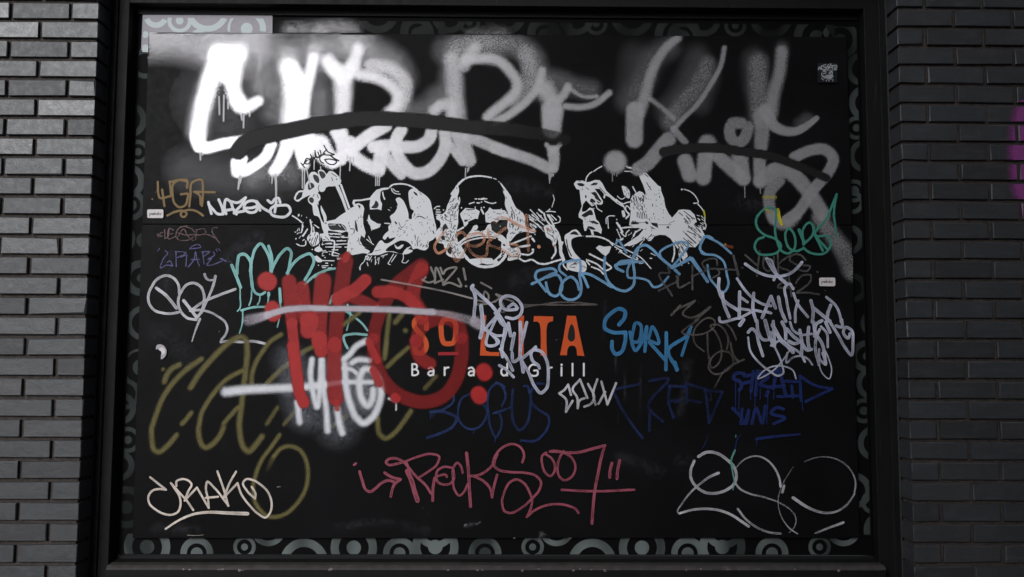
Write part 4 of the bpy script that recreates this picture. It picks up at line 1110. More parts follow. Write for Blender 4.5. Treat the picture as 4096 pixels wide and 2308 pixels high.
paint('marker_tag', 'pale cyan dripping tag of tall loops behind the red letters', M_CYAN, """
C1 48: 1312,682 1370,822 1432,982/ 1385,792 1390,652 1422,540 1482,532 1552,602 1572,802 1592,982
C1 44: 1562,762 1590,582 1642,442 1702,387 1772,472 1832,622 1842,770/ 1812,420 1850,552 1852,770/ 1842,770 1902,642 1982,520 2072,455 2106,482 2100,642 2072,800/ 2062,790 2152,652 2262,562 2380,530 2422,592 2372,762 2302,882
C1 38: 2300,942 2452,812 2576,760/ 1592,990 1642,1062 1702,1080 1762,1050
C1 34: 1440,1292 1600,1252 1780,1245
C1 22: 1425,980 1425,1100 1410,1282 1390,1302/ 1582,1020 1572,1150 1546,1225/ 1696,1090 1682,1180 1660,1216/ 1460,1300 1460,1450
C1 28-18: 1812,1050 1802,1180 1782,1262
C1 44: 1962,1000 1972,1180/ 1812,1060 1812,1090
C1 22: 1967,1200 1990,1300
D1 20: 1460,0 1450,100 1416,215/ 1956,20 1930,130
C2 32: 0,370 100,292 272,250
C2 30: 440,740 482,870/ 420,830 552,922 642,1000 712,1092
C2 20: 482,870 452,1000 430,1090
C2 38: 700,1150 500,1140 390,1172 402,1252 442,1332/ 240,620 200,722
""")
M_GOLDSP = m_spray('olive_gold_spray', srgb(108, 100, 58), grain=.3, rough=.6)
spray('spray_tag', 'large olive gold cursive spray tag at the lower left', M_GOLDSP, """
D1 110: 400,870 432,780 502,692 600,642
D1 70: 380,702 382,704
D1 105: 900,562 702,702 502,902 372,1102 292,1302 242,1450
E1 105: 225,-100 230,62 270,212 322,232 402,182 482,102 562,0
D1 95: 640,1440 702,1372 760,1292
D1 115: 752,950 902,722 1052,552 1202,402 1352,292 1432,262 1502,302 1520,422 1502,702 1472,952 1442,1202 1412,1440
E1 115: 1415,-100 1432,42 1482,182 1542,225 1622,152 1722,20
D1 95: 1450,722 1252,832 1102,982 982,1152 902,1302 872,1450
E1 105: 860,-100 872,42 922,152 962,172 1042,132 1142,20 1202,-100
D1 90: 1200,1440 1302,1322 1392,1222
D1 95: 1980,232 1852,312 1722,472 1622,652 1582,802 1582,902/ 1790,890 1952,732 2102,602 2302,452 2430,392
C2 95: 390,1010 602,852
C2 95: 1012,850 982,1102 952,1400
D2 95: 972,100 942,322/ 980,430 1102,312 1262,172
C2 105: 1090,980 1190,862
C2 95: 1222,1092 1226,1094
D2 90 @.7: 1640,560 1492,722
D2 100: 1300,1030 1182,1202 1062,1342 952,1402 882,1352 852,1202 850,1120
D1 90 @.7: 1930,1222 1792,1440
E1 85: 1960,0 1832,182 1722,332 1642,522 1602,702 1612,862 1682,1002 1802,1102 1902,1112 2052,1062 2202,922 2310,742 2345,522 2322,352 2232,202 2102,152 1982,182 1882,292
E1 95 @.6-.1: 1882,292 1842,372 1800,470
D2 90 @.7: 430,1090 322,1172 232,1242
D1 80 @.7: 2020,1450 2152,1292
""", core=0.22, op=.84)
M_WHITESP = m_spray('white_spray', srgb(224, 224, 230), grain=.35, rough=.55)
M_WHITEMIST = m_spray('white_overspray', srgb(190, 192, 205), grain=.7, rough=.6, mottle=.5)
spray('overspray', 'faint white haze around the white spray tag', M_WHITEMIST, """
D1 700 @.16: 2100,600 2200,1000 2300,1300
D2 900 @.15: 250,500 450,900 300,1200
D2 500 @.22: 600,450 700,900
""", core=0, op=1)
spray('spray_tag', 'soft white spray tag with a crossbar beside the red letters', M_WHITESP, """
D1 192-166: 1230,1008 1300,1000 1500,978 1800,965 2140,955
D1 166: 2300,940 2576,910
D1 121: 2400,570 2380,752 2412,1002 2470,1215 2500,1000 2530,580
D1 128: 2200,1150 2232,1420
D2 128: 90,330 110,702 152,1002 170,1302
D2 140: 300,1000 332,1202 370,1330
D2 108: 0,690 150,672 360,640 600,640 770,640
D2 128: 690,80 562,150 452,282 382,335
D2 121: 740,345 552,345 500,380
D2 147: 402,400 422,702 482,952 562,1122 652,1195 782,1112 862,952 895,752 850,582 760,472 672,462 612,562 602,702 642,882 712,962 772,882 790,742
D2 89: 380,450 520,480 560,520
D2 50 @.8: 1000,860 1100,900
D2 24: 1105,910 1100,1020
""", core=.12, op=1)
M_RED = m_spray('red_spray', srgb(176, 38, 38), grain=.05, rough=.5)
spray('spray_tag', 'large bold red dripping spray letters in the centre left', M_RED, """
C1 285 @.96: 1785,895 1800,905
C1 240 @.96: 1862,1270 1880,1340
C1 225-185 @.66: 2090,905 2100,1100 2115,1300 2130,1450
D1 165-155 @.85: 2125,80 2180,560 2222,900
D1 155-185 @.95: 2130,380 2190,800 2240,1050 2285,1150
C1 205-225 @.68: 2270,985 2290,1200 2320,1420
D1 270-240 @.90: 2360,40 2345,180
C2 260-230 @.66: 110,420 80,700 55,1000 60,1250
D2 250-200 @.90: 60,60 85,220
C2 235-215 @.50: 415,150 375,400 330,700 290,1000 270,1290
D2 215-235 @.66: 265,120 260,450 275,800 285,860
D2 90 @.7: 290,900 300,1000
C2 195-205 @.88: 680,410 560,525 400,610 310,660
C2 175 @.55: 480,640 650,690 800,770
C2 235-190 @.42: 1440,220 1290,330 1100,480 980,650 900,810 830,1000 795,1200
D2 200-210 @.44: 800,60 800,250 860,480 1010,710 1240,860 1490,910 1740,830 1910,610 1985,320 1990,60
C2 215-200 @.44: 1985,1180 1930,1000 1830,930 1700,930 1560,965 1430,1070 1375,1230
D2 210-190 @.60: 1375,80 1390,230 1460,340 1560,390
C2 225-205 @.62: 1450,260 1350,480 1330,660 1430,830 1450,930
C2 190-180 @.80: 850,570 1050,565 1240,640 1390,790
C2 100 @.75: 440,60 410,130
D2 105 @.8: 725,90 800,250 850,345
D2 120 @.8: 790,480 870,660
D2 150 @.9: 1085,850 1095,860
D2 245 @.97: 2285,490 2300,515
D2 245 @.97: 2215,800 2235,830
""", core=0.74, op=.98)
M_PINKWHITE = m_spray('pinkish_white_spray', srgb(196, 186, 196), grain=.3, rough=.55)
spray('spray_line', 'long pale spray line crossing the red letters', M_PINKWHITE, """
C1 190-130 @.35-.85: 1540,1425 1650,1400 1800,1355
C1 115-95 @.9: 1790,1360 2000,1292 2300,1262 2576,1265
C2 95-110 @.9: 0,797 400,795 800,802 1200,817 1500,838 1600,842
C2 90-150 @.55-.3: 1600,845 1750,862 1950,910 2120,955
C2 190 @.6: 2170,975 2240,1010
""", core=0.5, op=1)
M_GREYMK = m_marker('grey_chalk_marker', srgb(98, 93, 90), op=.72, streak=.8)
M_WARMGREY = m_marker('warm_grey_marker', srgb(150, 143, 140), op=.85, streak=.6)
M_DARKGREY = m_marker('dark_grey_marker', srgb(88, 86, 86), op=.8, streak=.7)
paint('marker_tag', 'grey marker tag reading NAZ! over a long slanting line', M_WARMGREY, """
C2 30: 1455,405 1540,440 1615,420 1572,235/ 1625,450 1642,240 1745,462/ 1640,442 1735,402/ 1700,240 1740,325 1762,282 1915,235 1745,472 1800,445 1982,490 1942,388/ 1500,370 1470,405
C2 34: 2012,252 2042,400/ 2046,490 2050,491
C2 26: 900,402 1402,490 1802,572 2132,657/ 2250,442 2392,520
C2 28 @.8: 2200,740 2402,712 2502,640 2452,602 2576,642/ 2190,680 2340,690 2352,610 2302,562 2282,642
C3 28 @.7: 0,702 60,650/ 120,760 60,650 250,700
""")
paint('marker_tag', 'thin grey swoosh above the orange letters', M_GREYMK, """
C3 26: 85,842 302,792 602,742 902,708 1102,712 1372,742
C3 22: 382,742 902,745 1382,742
C3 18: 110,850 220,800 330,780
""")
M_LTBLUE = m_marker('light_blue_marker', srgb(122, 168, 206), op=.86, streak=.55)
paint('marker_tag', 'light blue looping tag under the portraits', M_LTBLUE, """
C3 40: 500,460 622,402 752,332 832,292 802,262 682,260 562,302 546,362 602,442 692,562/ 700,372 852,342 902,422 892,562 822,625 752,602 702,500 692,442/ 1142,540 1102,422 1032,365 952,402 890,502 890,592 962,662 1062,672 1142,622 1172,522 1160,422 1146,342 1160,252 1152,142/ 1146,312 1172,332 1262,502/ 1152,312 1252,322 1452,422 1582,502/ 1490,102 1482,252 1522,402 1622,512 1782,552 1872,482 1892,352 1872,182/ 1740,292 1642,232 1682,172 1822,142/ 1852,160 2012,160
C3 34: 962,350 872,262 872,212 1002,152 1152,130/ 1942,0 1862,132 1792,302 1802,362 1952,380 2082,422 2152,502 2222,492 2352,362
M6 36: 110,1100 150,1042 202,1112 262,1212
M6 42: 380,1202 440,1132 522,1107 602,1150 702,1252 902,1422/ 300,1352 110,1402 150,1442
M6 34: 320,1342 380,1202/ 900,1100 802,1142 722,1222 742,1282 882,1402/ 882,1422 1002,1282 1102,1082 1050,1062 922,1082/ 900,1422 1142,1282
M6 44: 1142,1282 1252,1432
M6 34: 1332,1000 1282,1150 1302,1212 1452,1242/ 1332,987 1402,987 1452,1012
C4 34: 440,682 472,852 572,982/ 0,702 222,592/ 402,292 342,472 402,522 562,552 652,622 702,802 722,952 662,1042 602,1022 572,982/ 422,292 602,382 762,520
C4 48: 232,592 442,902
C4 40: 60,802 0,742
""")
M_BLUE = m_marker('mid_blue_marker', srgb(64, 126, 172), op=.86, streak=.5)
paint('marker_tag', 'mid blue marker tag reading SERK beside the orange letters', M_BLUE, """
C3 58: 1682,1012 1762,902 1762,832 1692,797 1582,852 1492,962 1492,1062 1582,1112 1772,1117* 1762,1252 1702,1392 1642,1412 1592,1352 1587,1242
C3 50: 1830,1112 1872,1242 1922,1250 1982,1122 1962,1002 1922,985 1872,1102 1862,1282 1902,1362 1982,1262 2058,1042/ 2058,1042 2032,1375
C3 48: 2082,1202 2132,1042 2212,1272 2102,1232/ 2092,1252 2252,1432
D3 52: 2150,162 2322,352/ 2322,0 2318,470
C3 52: 2322,1122 2330,1430
D3 52: 2576,32 2352,202 2472,470
D4 44: 0,362 152,242 222,128/ 218,130 92,515
D4 56: 0,610 24,712
""")
paint('marker_tag', 'dark grey scribbled tag of loops right of the blue tag', M_GREYMK, """
C3 36: 2392,880 2512,752
C4 30: 0,1312 70,1222/ 0,1292 272,1162* 112,1352 202,1392 482,1242 262,1440
D4 26: 322,30 97,200 402,215 532,122 532,32 452,5 332,72 252,202 272,352 390,456/ 436,220 462,552 502,682 592,622 632,452 552,202 482,112 562,92 682,182 722,302 702,430/ 482,560 602,462 742,482 792,602 662,742 522,762 452,662 492,562/ 640,42 762,152 830,298
D4 34: 752,342 792,502 872,592 932,572
D4 28-18: 862,602 702,692 532,952
""")
paint('marker_tag', 'dark grey tag of thin capitals and the number 42 at the right', M_DARKGREY, """
C3 28: 2342,232 2372,302 2242,312 2402,620/ 2222,550 2452,436/ 2482,352 2502,512 2576,472
C4 28: 20,822 52,982 202,915/ 236,682 236,1008/ 232,832 422,752/ 572,682 562,602 462,597 372,652 402,722 582,742 602,782 492,862/ 572,732 832,742/ 952,542 1112,682/ 1146,490 1112,828/ 1202,562 1212,722 1272,762 1332,682 1342,572/ 1392,502 1402,788/ 1562,542 1402,682 1592,772/ 1770,610 1702,542 1592,542 1552,602 1622,662 1832,712 1802,752 1662,742/ 1502,872 1392,972 1622,982/ 1542,832 1582,1102/ 1640,922 1722,822 1842,822 1842,882 1752,982 1652,1052 1782,1052 1952,1078/ 1930,770 1934,772
C4 38: 792,552 862,818
C4 26: 910,715 914,717
""")
M_TEAL = m_marker('teal_marker', srgb(66, 138, 122), op=.94, streak=.2)
M_YELLOW = m_marker('yellow_paint', srgb(200, 186, 40), op=.85, streak=.5)
paint('marker_tag', 'teal looping tag at the right edge of the board', M_TEAL, """
C4 36: 1202,300 1122,332 1082,440 1132,522 1252,540 1402,492 1438,422 1372,332 1202,262 1122,182 1100,62 1132,0
B4 34: 1112,1440 1202,1352 1292,1320 1362,1362 1372,1450
C4 36: 1372,0 1360,252 1392,382 1442,482 1522,520 1602,482 1632,342 1592,222 1542,180 1502,232 1502,342 1562,462 1642,490 1722,462/ 1740,392 1742,182 1822,102 1882,162 1872,252 1742,402/ 1742,442 1782,482 2052,502 2112,402 2092,302 1922,290/ 1872,172 1902,262 2062,462/ 1892,262 2002,482/ 1882,252 2090,0
C4 50: 1682,202 1752,372
B4 36: 2072,1440 2192,1142* 2162,1302 2152,1451
C4 36-28: 2152,0 2190,280
""")
for l in """B4 40: 1396,1345 1418,1450
C4 50: 1402,5 1445,125
M6 26: 1332,632 1347,708
B4 60 @.35: 1205,1182 1362,1185
B4 26 @.8: 1232,1347 1290,1390""".splitlines():
    paint('paint_mark', 'small yellow paint mark', M_YELLOW, l); LAYER[0] -= 1
LAYER[0] += 1
M_DKBLUE = m_marker('dark_blue_marker', srgb(32, 50, 96), op=.72, streak=.7)
M_NAVY = m_marker('navy_marker', srgb(30, 44, 96), op=.90, streak=.35)
M_FADEBLUE = m_marker('faded_blue_marker', srgb(32, 44, 86), op=.62, streak=.9)
paint('marker_tag', 'dark blue marker tag reading BOGUS below the red letters', M_DKBLUE, """
D2 44: 1570,1042 1782,1052 1922,1132 1882,1222 1702,1332 1522,1392
D2 36: 1560,1042 1752,1002 1882,882 1880,832
D2 34: 2100,802 2002,852 1942,1002 1962,1172 2082,1272 2202,1262 2312,1132 2332,1022 2282,942/ 2572,702 2482,652 2382,722 2342,852 2352,1052 2382,1252 2452,1382 2512,1302 2532,1152 2502,1062/ 2422,1062 2576,1020
D2 14: 1575,1050 1565,1150/ 1610,1060 1605,1115/ 2155,1280 2150,1335/ 2450,1390 2440,1450
D3 34: 92,962 142,852 102,702 20,642/ 0,1052 222,982/ 390,692 442,690 462,782/ 662,662 562,662 492,752
D3 38: 242,742 232,1002 262,1202 332,1292 422,1222 472,1052 482,902/ 492,750 492,902 602,1022 722,1102 732,1202 652,1352 552,1432 352,1430
""")
paint('marker_tag', 'faded blue tag of wide spaced capitals left of the navy tag', M_FADEBLUE, """
D3 42: 1642,732 1972,662/ 1602,762 1722,1002 1852,1202 2002,1400/ 2092,622 2342,592 2082,982 2272,1172/ 2102,1002 2092,1302/ 2352,692 2576,702/ 2372,702 2352,902 2422,1120/ 2382,892 2522,882
D4 42: 0,932 122,942/ 0,1152 82,1122/ 152,892 162,1152/ 162,902 372,962/ 192,1122 352,1152/ 402,982 642,1012* 462,1432* 412,962
D4 14: 470,1020 495,1070 490,1130
E4 14: 442,0 422,92 372,180
""")
paint('marker_tag', 'navy dripping tag with a long arrow point at the lower right', M_NAVY, """
D4 54: 932,762 832,757 790,822 882,872 902,942 872,985/ 942,792 1202,762/ 1062,732 1032,1002/ 1112,802 1090,1052/ 1122,722 1262,802 1152,902 1332,952/ 1332,962 1392,692 1502,1052/ 1262,942 1482,932/ 1262,1000 1240,1060/ 900,900 1020,870
D4 44: 1392,1072 1692,1062/ 1582,922 1602,1088/ 1482,862 1662,872/ 1692,792 1712,1132/ 1702,802 1902,922 2132,968* 1772,1140
D4 48: 780,1232 902,1352/ 912,1242 892,1440/ 902,1352 930,1440 1002,1252 972,1440/ 1042,1440 1102,1232 1182,1432 1222,1202/ 1472,1242 1382,1220 1302,1292 1492,1362 1342,1440
D4 15: 822,882 820,1252/ 872,1002 862,1332/ 1026,982 1025,1110/ 1086,1052 1085,1202/ 1156,962 1155,1110/ 1262,1042 1252,1252 1240,1440/ 1342,1002 1340,1110/ 1722,1132 1735,1270
E4 50-30: 1112,52 1402,15 1692,-10
E4 14: 1112,62 1105,140/ 892,0 832,82 822,162 780,240
""")
paint('marker_tag', 'small white sketchy tag of four spiky capitals below the subtitle', M_GREYWHITE, """
D3 34: 1030,812 992,672* 942,742 872,792* 962,872 962,1042* 1052,892/ 1252,852 1152,602* 1052,742 1112,842 1122,992* 1152,882 1217,857/ 1262,662 1342,862 1302,932 1212,972/ 1387,602 1332,802 1362,945/ 1442,632 1525,940* 1642,652/ 1492,772 1402,935
""")
M_LAV = m_marker('lavender_white_marker', srgb(198, 200, 218), op=.78, streak=.8)
M_SALMON = m_marker('salmon_marker', srgb(226, 160, 126), op=.50, streak=.9)
paint('marker_tag', 'lavender white dripping tag with a spiral over the orange letters', M_LAV, """
C2 52: 2142,480 2122,512 2152,562 2156,902
C2 50: 2122,502 2252,622 2402,762 2522,922 2576,1012
C2 40: 2502,802 2442,952 2382,1090/ 2332,1042 2452,902/ 2302,1082 2482,1162 2576,1152
C2 62: 2252,762 2272,1052 2242,1185
C2 44: 2312,1062 2432,1182 2492,1242 2442,1290 2332,1290 2342,1122/ 2572,1132 2532,1322
C3 46: 182,772 252,732 302,792 222,812 102,782 72,702 122,632 202,625 322,692 368,782 332,890 252,930 152,912
C3 40: 75,792 0,962/ 0,852 102,1012 152,1052/ 132,1062 97,1350
C3 52: 182,992 212,1162/ 172,1012 92,1300/ 262,1132 222,1352
C3 56: 342,982 350,1152 342,1420
C3 46: 430,982 342,1352
D3 48: 72,192 152,302 240,478/ 232,240 252,362 312,332 352,152/ 342,322 452,502 542,702 622,787 692,732 722,552 702,352 622,222 552,202 372,312/ 552,162 492,232 512,352 592,422 602,450
D3 54: 352,302 382,500/ 20,60 40,110
D3 42: 60,412 142,462 252,570/ 82,200 102,300
""")
paint('marker_tag', 'translucent salmon tag across the middle portrait', M_SALMON, """
M3 40: 210,842 112,962 62,1072 112,1150 202,1112 372,902/ 382,882 442,860 502,932 502,1052 422,1202 372,1262 322,1182 312,1132/ 482,1022 642,1052 732,1002 752,922 702,872 602,882 522,922 522,1012 572,1142 682,1202 772,1182 792,1052/ 802,822 812,932/ 1042,802 882,932 802,1002 1002,1102 1192,1192 1232,1112 1192,1032 1112,1022/ 1332,622 1352,852 1360,1122
M3 44: 912,722 942,660 1042,667 1202,752 1452,848
M3 14: 706,1210 708,1295
M4 52: 398,1058 402,1062/ 522,818 526,822
M4 38: 614,1045 617,1048
""")
paint('marker_tag', 'lavender white crossed out double tag at the right edge', M_LAV, """
C4 50: 597,862 592,1002 642,1132 852,1292/ 642,1062 662,1202 732,1382/ 877,1042 870,1400/ 1067,1062 1060,1302 1100,1440/ 1182,1392 1302,1102* 1362,1262/ 1402,1112 1442,1302 1502,1440/ 1842,1162 1872,1282 1862,1450/ 1882,1262 2052,1402 2102,1440/ 2112,1222 2072,1332 2062,1440
C4 40: 602,1392 602,1422 852,1402/ 902,1122 982,1180/ 892,1272 1012,1290/ 872,1402 1002,1332 1082,1290/ 842,862 952,1022 1062,1132 1202,1212 1302,1232/ 1092,1292 1172,1310/ 1242,1312 1302,1330/ 1602,1002 1552,932 1502,962 1512,1152 1562,1402/ 1607,1062 1652,1182 1802,1382/ 1672,1162 1632,1302 1632,1450/ 2052,1112 2182,1232 2242,1382 2252,1450
C4 44: 952,662 1102,762 1252,822 1402,832 1562,792 1662,712 1722,640/ 1352,852 1340,880
C4 52: 1242,592 1302,702 1392,822 1512,932
C4 30: 1242,592 1292,602 1342,702 1382,802
D4 60: 880,102 930,30
D4 46: 992,200 1042,152 1092,192 1132,332 1192,520/ 1112,42 1132,202 1202,302 1282,292 1302,202/ 1332,52 1352,380
D4 60: 1222,42 1282,252 1342,380/ 1322,102 1452,322 1552,412 1600,470
D4 36: 1302,380 1442,312 1562,392 1702,492 1762,600/ 1980,122 2052,202 2072,400/ 1560,62 1602,172 1702,232 1852,222
D4 50: 1452,62 1492,152 1502,290/ 1512,152 1602,252 1682,332 1622,355 1542,322/ 1692,172 1722,352 1715,500/ 1812,132 1802,302 1822,440/ 1722,352 1802,442 1852,430/ 1882,62 1902,202 1992,352 2042,620/ 1892,252 1922,82 1992,42/ 2042,62 2102,200
D4 44: 1962,162 1922,252 1902,402 1952,640/ 2102,62 2202,222 2302,402 2390,510 2412,332 2392,172 2312,132 2282,202 2352,280 2372,220/ 2182,112 2262,130 2262,30
D4 30: 992,270 1022,452 1152,622 1292,732 1402,790 1462,762 1452,642 1402,502 1342,380
D4 22: 1562,432 1452,592 1302,742 1122,825 1182,742 1332,662 1482,662 1602,722 1640,830
D4 28: 1522,480 1512,612 1602,542 1702,522 1802,562 1862,640
D4 18: 1952,640 2002,762 2092,830 2122,742 2082,552 2002,380
D4 36: 1952,432 1962,562 2042,640 2000,480
""")
M_CREAM = m_marker('cream_marker', srgb(226, 212, 200), op=.88, streak=.7)
M_PINK = m_marker('dusty_pink_marker', srgb(162, 82, 98), op=.78, streak=.6)
paint('marker_tag', 'cream marker tag with a swoosh underline at the lower left', M_CREAM, """
E1 32: 205,572 420,742/ 420,742 332,732 242,752 182,832 192,922 282,1012 402,1072 502,1080 582,1042 615,962 602,832 542,732 487,652/ 487,652 602,782 702,890 790,1018/ 562,692 562,632 642,597 742,632 765,662 722,762 672,890/ 682,880 840,712* 1000,990* 992,882 962,702 977,637 1082,722 1202,872 1267,958/ 957,852 1125,837/ 1265,960 1202,732 1117,492/ 1370,497 1292,632 1202,850* 1390,652* 1442,802 1552,952 1672,1070 1772,1118 1832,1052 1852,922 1802,772 1702,672 1602,612 1502,602 1467,642 1522,762 1628,862* 1635,802 1582,702
E1 28-56: 415,1272 602,1152 802,1072 1002,1047 1252,1057 1525,1067
E1 8 @.6: 710,1358 820,1362 930,1354/ 1925,705 1970,700
""")
paint('marker_tag', 'long dusty pink tag with an arrow and the number 007 at the bottom', M_PINK, """
E2 34: 530,405 555,385
E2 42: 605,495 642,622 692,742 742,770 822,722 902,652 992,617 1062,632 1100,650/ 945,512 1042,572 1160,602* 1082,662 1042,762 1030,832
E2 38: 1180,372 1102,392 992,402 962,372 1002,327 1082,317 1182,352 1272,442 1352,542 1402,590/ 1402,590 1502,682 1570,790/ 1240,372 1282,480
E2 74: 1252,490 1302,602 1362,802 1392,890
E2 42: 1595,890 1602,702 1622,582
E2 34: 1210,365 1402,292 1582,257 1682,290 1652,402 1542,492 1402,580/ 1642,560 1782,552 1787,568/ 1850,442 1752,432 1662,482 1642,562 1662,632 1742,672 1842,652 1882,602 1880,482/ 2005,512 1972,412 1932,377 1882,432 1872,602 1892,742 1962,822 2012,782 2070,662
E2 48: 2055,245 2082,502 2092,702 2110,968
E2 38: 2082,560 2202,547 2402,412 2472,262/ 2132,552 2282,622 2372,722 2402,845/ 2470,540 2422,722 2402,845/ 2442,282 2432,390
E3 36: 370,370 395,282 342,162 242,122 132,152 22,252 -20,402 32,462 202,502 402,512 552,552 622,632 602,742 512,852 352,992 202,1057 132,1032 97,932 132,762 202,642 292,602 392,652 462,762 502,882 482,1002 432,1110/ 432,1110 522,1032 702,952 852,937 1002,962 1102,1012 1130,1055
E3 34: 692,237 642,282 642,402 692,522 752,557 802,502 812,422 772,322 692,262/ 930,217 872,322 847,452 872,562 932,612 1022,582 1087,472 1082,382 1012,282 932,242 742,222 802,212 902,227
E3 44: 932,242 1152,232 1302,192 1490,142* 1442,302 1402,502 1362,702 1332,952 1315,1198
E3 36: 905,742 1152,757 1402,762 1888,742
E3 46: 1585,382 1562,482 1555,575/ 1690,345 1662,482 1655,592
""")
paint('marker_tag', 'large pale grey looping tag at the lower right', M_GREYWHITE, """
E4 46-40 @.8: 320,292 402,242 502,232 602,262 702,332 792,422 832,552 802,662 702,742 552,790 422,782 302,712 222,602 212,482 262,352
E4 40-20 @.9-.5: 590,515 482,562 352,652 202,790 102,922 42,1052 60,1065
E4 34-40 @.85: 60,1062 252,1012 452,1002 602,1022 782,1092 902,1172 1000,1240
E4 18-34 @.4-.9: 830,442 902,362 1002,302 1122,287 1252,342 1352,452 1422,622 1430,700
E4 30-16 @.7-.3: 810,642 872,722 1002,792 1202,842 1402,912 1552,1002 1622,1082 1640,1182 1602,1272 1552,1320
E4 36 @.8: 1480,690 1456,778
E4 14-18 @.2-.7: 1602,432 1452,682 1402,852 1412,1022 1472,1162 1562,1272 1662,1340
E4 16-24 @.3-.7: 1752,362 1902,307 2052,297 2222,342 2372,462 2445,622 2432,802
E4 24-48 @.7-.9: 2432,802 2332,942 2202,1032 2082,1057 1952,1042 1802,982 1602,852
E4 32 @.8-.4: 852,1002 952,1132 1092,1242 1252,1312 1352,1332 1432,1337
E4 30-38 @.3-.85: 1902,1332 2102,1252 2282,1187
""")
M_TEALDIM = m_marker('dim_teal_paint', srgb(96, 152, 140), op=.9, streak=.3)
paint('paint_drip', 'thin teal drip over the pale grey loops', M_TEALDIM, """
E4 30-18: 815,205 762,342 782,502 802,642 785,742
E4 14: 825,0 824,30
E4 22: 752,362 800,430
""")
M_SPECK = m_marker('pale_specks', srgb(190, 190, 186), op=.5, streak=.9)
_r = random.Random(5)
_t = []
for _i in range(170):
    x, y = _r.uniform(40, 2540), _r.uniform(40, 1420); tl = _r.choice([k for k in TILES if k[0] != 'M'])
    if tl[0] == 'A' and y < 330: continue
    if tl[1] == '1' and x < 200: continue
    if tl[1] == '4' and x > 2300: continue
    if tl[0] == 'E' and y > 1350: continue
    d = _r.uniform(3, 9) if _r.random() < .8 else _r.uniform(10, 34); an = _r.uniform(0, 3.1)
    _t.append('%s %.1f @%.2f: %.0f,%.0f %.0f,%.0f' % (tl, _r.uniform(4, 8), _r.uniform(.2, .8), x, y, x + d * math.cos(an), y + d * math.sin(an)))
o = paint('paint_specks', 'fine pale specks and scratches', M_SPECK, '\n'.join(_t), wob=.3)
o['kind'] = 'stuff'
paint('scuff_marks', 'pale scuff marks on the lower edge', M_SPECK, """
E3 26 @.35: 600,1390 640,1340 660,1360/ 650,1330 680,1350
E3 10 @.7: 600,1398 690,1400/ 250,1396 275,1398/ 990,1398 1035,1396
E2 24 @.3: 2030,1225 2050,1215/ 2190,1210 2240,1180
""", wob=.4)['kind'] = 'stuff'

WS[0] = 1.0
# ---------------------------------------------------------------- stickers on the board
def sticker(name, label, corners, mat, Y):
    mb = MB(); cx = sum(c[0] for c in corners) / 4; cy = sum(c[1] for c in corners) / 4
    root = empty(name, at(cx, cy, Y))
    r = crom([(c[0], c[1]) for c in corners], False)
    P = []
    for i in range(4):                                   # small round corners
        p, c, q = corners[i - 1], corners[i], corners[(i + 1) % 4]
        for (t0, t1) in ((p, c), (q, c)) :
            d = math.dist(t0, t1); f = 4.0 / d
            P.append((c[0] + (t0[0] - c[0]) * f, c[1] + (t0[1] - c[1]) * f))
    f = [mb.vert(at(x, y, Y)) for x, y in P]; b = [mb.vert((mb.v[i][0], Y + .0004, mb.v[i][2])) for i in f]
    mb.face(f); n_ = len(f)
    for i in range(n_): mb.face([f[i], f[(i + 1) % n_], b[(i + 1) % n_], b[i]])
    o = mb.build('paper', mat, root); o.location = -root.location
    tag(root, label, 'sticker')
    return root
M_STICK = m_solid('white_sticker_paper', srgb(216, 208, 208), .5, .05)
M_STICKINK = m_solid('grey_sticker_ink', (.06, .06, .06, 1), .6)
YS = YB - .0075
def wordmark(root, tile, x0, x1, yc, h):
    """the small italic wordmark: pambuku"""
    mb = MB(); ox, oy, s = TILES[tile]
    G = dict(p="0,2.0 .25,0 / .2,.0 .8,0 .9,1 .1,1", a=".9,0 .2,.05 .05,.9 .75,1 .9,0 / .9,0 .8,1", m="0,1 .15,0 .5,.05 .45,1 / .5,.05 .95,.1 .85,1",
             b=".25,-.9 .0,1 .75,1 .85,.1 .15,.1", u=".15,0 .05,.95 .75,1 .9,0 / .9,0 .8,1", k=".25,-.9 0,1 / .9,0 .1,.5 .8,1")
    w = (x1 - x0) / 7.5
    for i, ch in enumerate('pambuku'):
        for st in G[ch].split('/'):
            pts = [tuple(float(v) for v in p.split(',')) for p in st.split()]
            S = [((ox + (x0 + w * (i * 1.07 + .8 * px)) / s), (oy + (yc + h * (py - .5)) / s), 6.2 / s, 1.0) for px, py in pts]
            stroke(mb, S, YS - .0006 - i * .00002)
    o = mb.build('wordmark', M_STICKINK, root); o.location = -root.location
st1 = sticker('sticker', 'white rectangular name sticker below the gold tag at the left edge', [(589, 837.5), (653.5, 837.5), (653.5, 872), (589, 872)], M_STICK, YS)
wordmark(st1, 'B1', 195, 360, 1410, 22)
st2 = sticker('sticker', 'white rectangular name sticker below the teal tag, near the right edge', [(3277, 1110.5), (3341, 1110.5), (3341, 1144.5), (3277, 1144.5)], M_STICK, YS)
wordmark(st2, 'C4', 1985, 2140, 908, 22)
st3 = sticker('sticker', 'dark square sticker with white lettering over a scowling face, top right', [(3270, 251), (3349.5, 252), (3349, 331.5), (3270, 330)], m_solid('dark_blue_sticker_paper', (.010, .011, .014, 1), .4), YS)
def on_sticker(root, name, mat, text, Y):
    mb = MB(); parse(mb, text, Y, .0003, .12)
    o = mb.build(name, mat, root); o.location = -root.location; return o
M_STPRINT = m_marker('pale_sticker_print', srgb(175, 178, 182), op=.85, streak=.5)
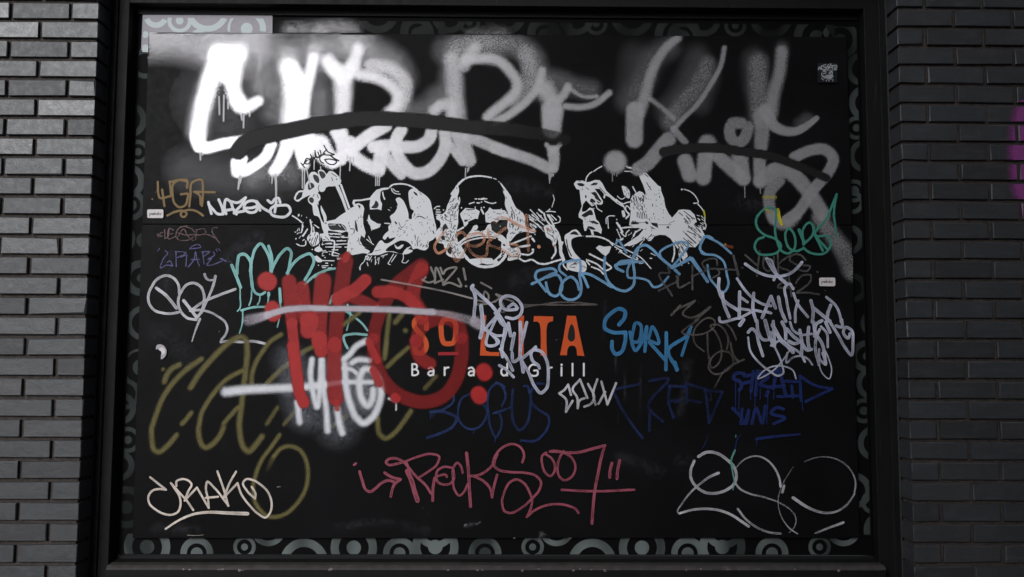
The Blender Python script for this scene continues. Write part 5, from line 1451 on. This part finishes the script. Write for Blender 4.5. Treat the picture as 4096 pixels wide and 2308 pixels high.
on_sticker(st3, 'lettering', M_STPRINT, """
A4 13: 1945,775 1955,740 1972,745/ 1950,762 1975,760/ 1985,720 1978,770/ 2010,715 1982,745 2010,775/ 2045,708 2015,715 2020,740 2045,745 2035,772 2012,775/ 2055,735 2052,765 2080,765 2082,735 2055,735/ 2078,705 2070,745 2092,748/ 2112,712 2095,735 2110,750 2130,735 2112,712/ 2105,700 2112,696/ 2128,720 2155,718/ 2142,720 2136,765/ 2160,720 2186,716/ 2172,720 2166,770/ 2190,722 2196,728 2172,772 2192,770
A4 8: 1990,778 2060,782 2140,780 2190,776
""", YS - .0006)
on_sticker(st3, 'face_print', M_STPRINT, """
A4 15: 2010,800 2050,806/ 2092,812 2122,800
A4 13: 2018,790 2035,786/ 1992,820 1990,850 2010,866/ 2130,800 2132,830
A4 Q: 1988,850 2030,862 2060,840 2080,848 2110,836 2146,850 2140,880 2110,896 2070,888 2030,895 2000,874
A4 10: 2010,830 2045,826/ 2085,832 2115,822/ 2000,905 2015,915/ 2060,900 2120,902/ 2142,905 2138,930/ 2050,920 2056,928/ 2085,918 2090,930/ 1985,890 2000,905
""", YS - .0006)
# half peeled round sticker and a scrap of tape
ps = empty('torn_sticker', at(645, 1405, YS))
tag(ps, 'half torn round white sticker left of the olive gold tag', 'sticker')
mb = MB(); P = [(540 + x / 3.3895, 1270 + y / 3.3895) for x, y in ((284, 400), (300, 372), (345, 364), (395, 388), (425, 440), (425, 490), (400, 540), (355, 568), (352, 520), (356, 470), (330, 442), (305, 425), (288, 436))]
poly(mb, [q[:2] for q in crom(P, True, 4.0)], YS); o = mb.build('paper', m_solid('grey_torn_paper', srgb(176, 172, 178), .6, .3), ps); o.location = -ps.location
mb = MB(); P = [(540 + x / 3.3895, 1270 + y / 3.3895) for x, y in ((322, 432), (350, 405), (392, 415), (408, 462), (395, 492), (360, 500), (358, 460), (335, 448))]
poly(mb, [q[:2] for q in crom(P, True, 4.0)], YS - .0004); o = mb.build('label_print', M_STICK, ps); o.location = -ps.location
tp = empty('tape_scrap', at(2914, 982, YS)); tag(tp, 'small brown tape scrap with yellow marks beside the light blue tag', 'tape')
on_sticker(tp, 'tape', m_solid('brown_tape', srgb(112, 58, 34), .5, .3), "C4 P: 682,398 796,418 785,458 672,430", YS)
on_sticker(tp, 'yellow_mark', m_solid('yellow_mark_ink', srgb(196, 150, 40), .5), "C4 7: 668,415 682,385/ 678,418 692,388", YS - .0006)

# flecks of paint on the front lip of the sill
mb = MB(); rr = random.Random(8)
for _ in range(26):
    px = rr.uniform(700, 3450); w = rr.uniform(3, 9); py = 2277 + rr.uniform(-2, 6)
    stroke(mb, [(px, py, w, 1.0), (px + rr.uniform(2, 7), py + rr.uniform(-1, 1), w * .7, 1.0)], .0494, 0, .3, rr)
ff = mb.build('paint_flecks', m_marker('fleck_paint', srgb(170, 150, 152), op=.6, streak=.8), fr_); ff.location = -fr_.location; ff['kind'] = 'stuff'
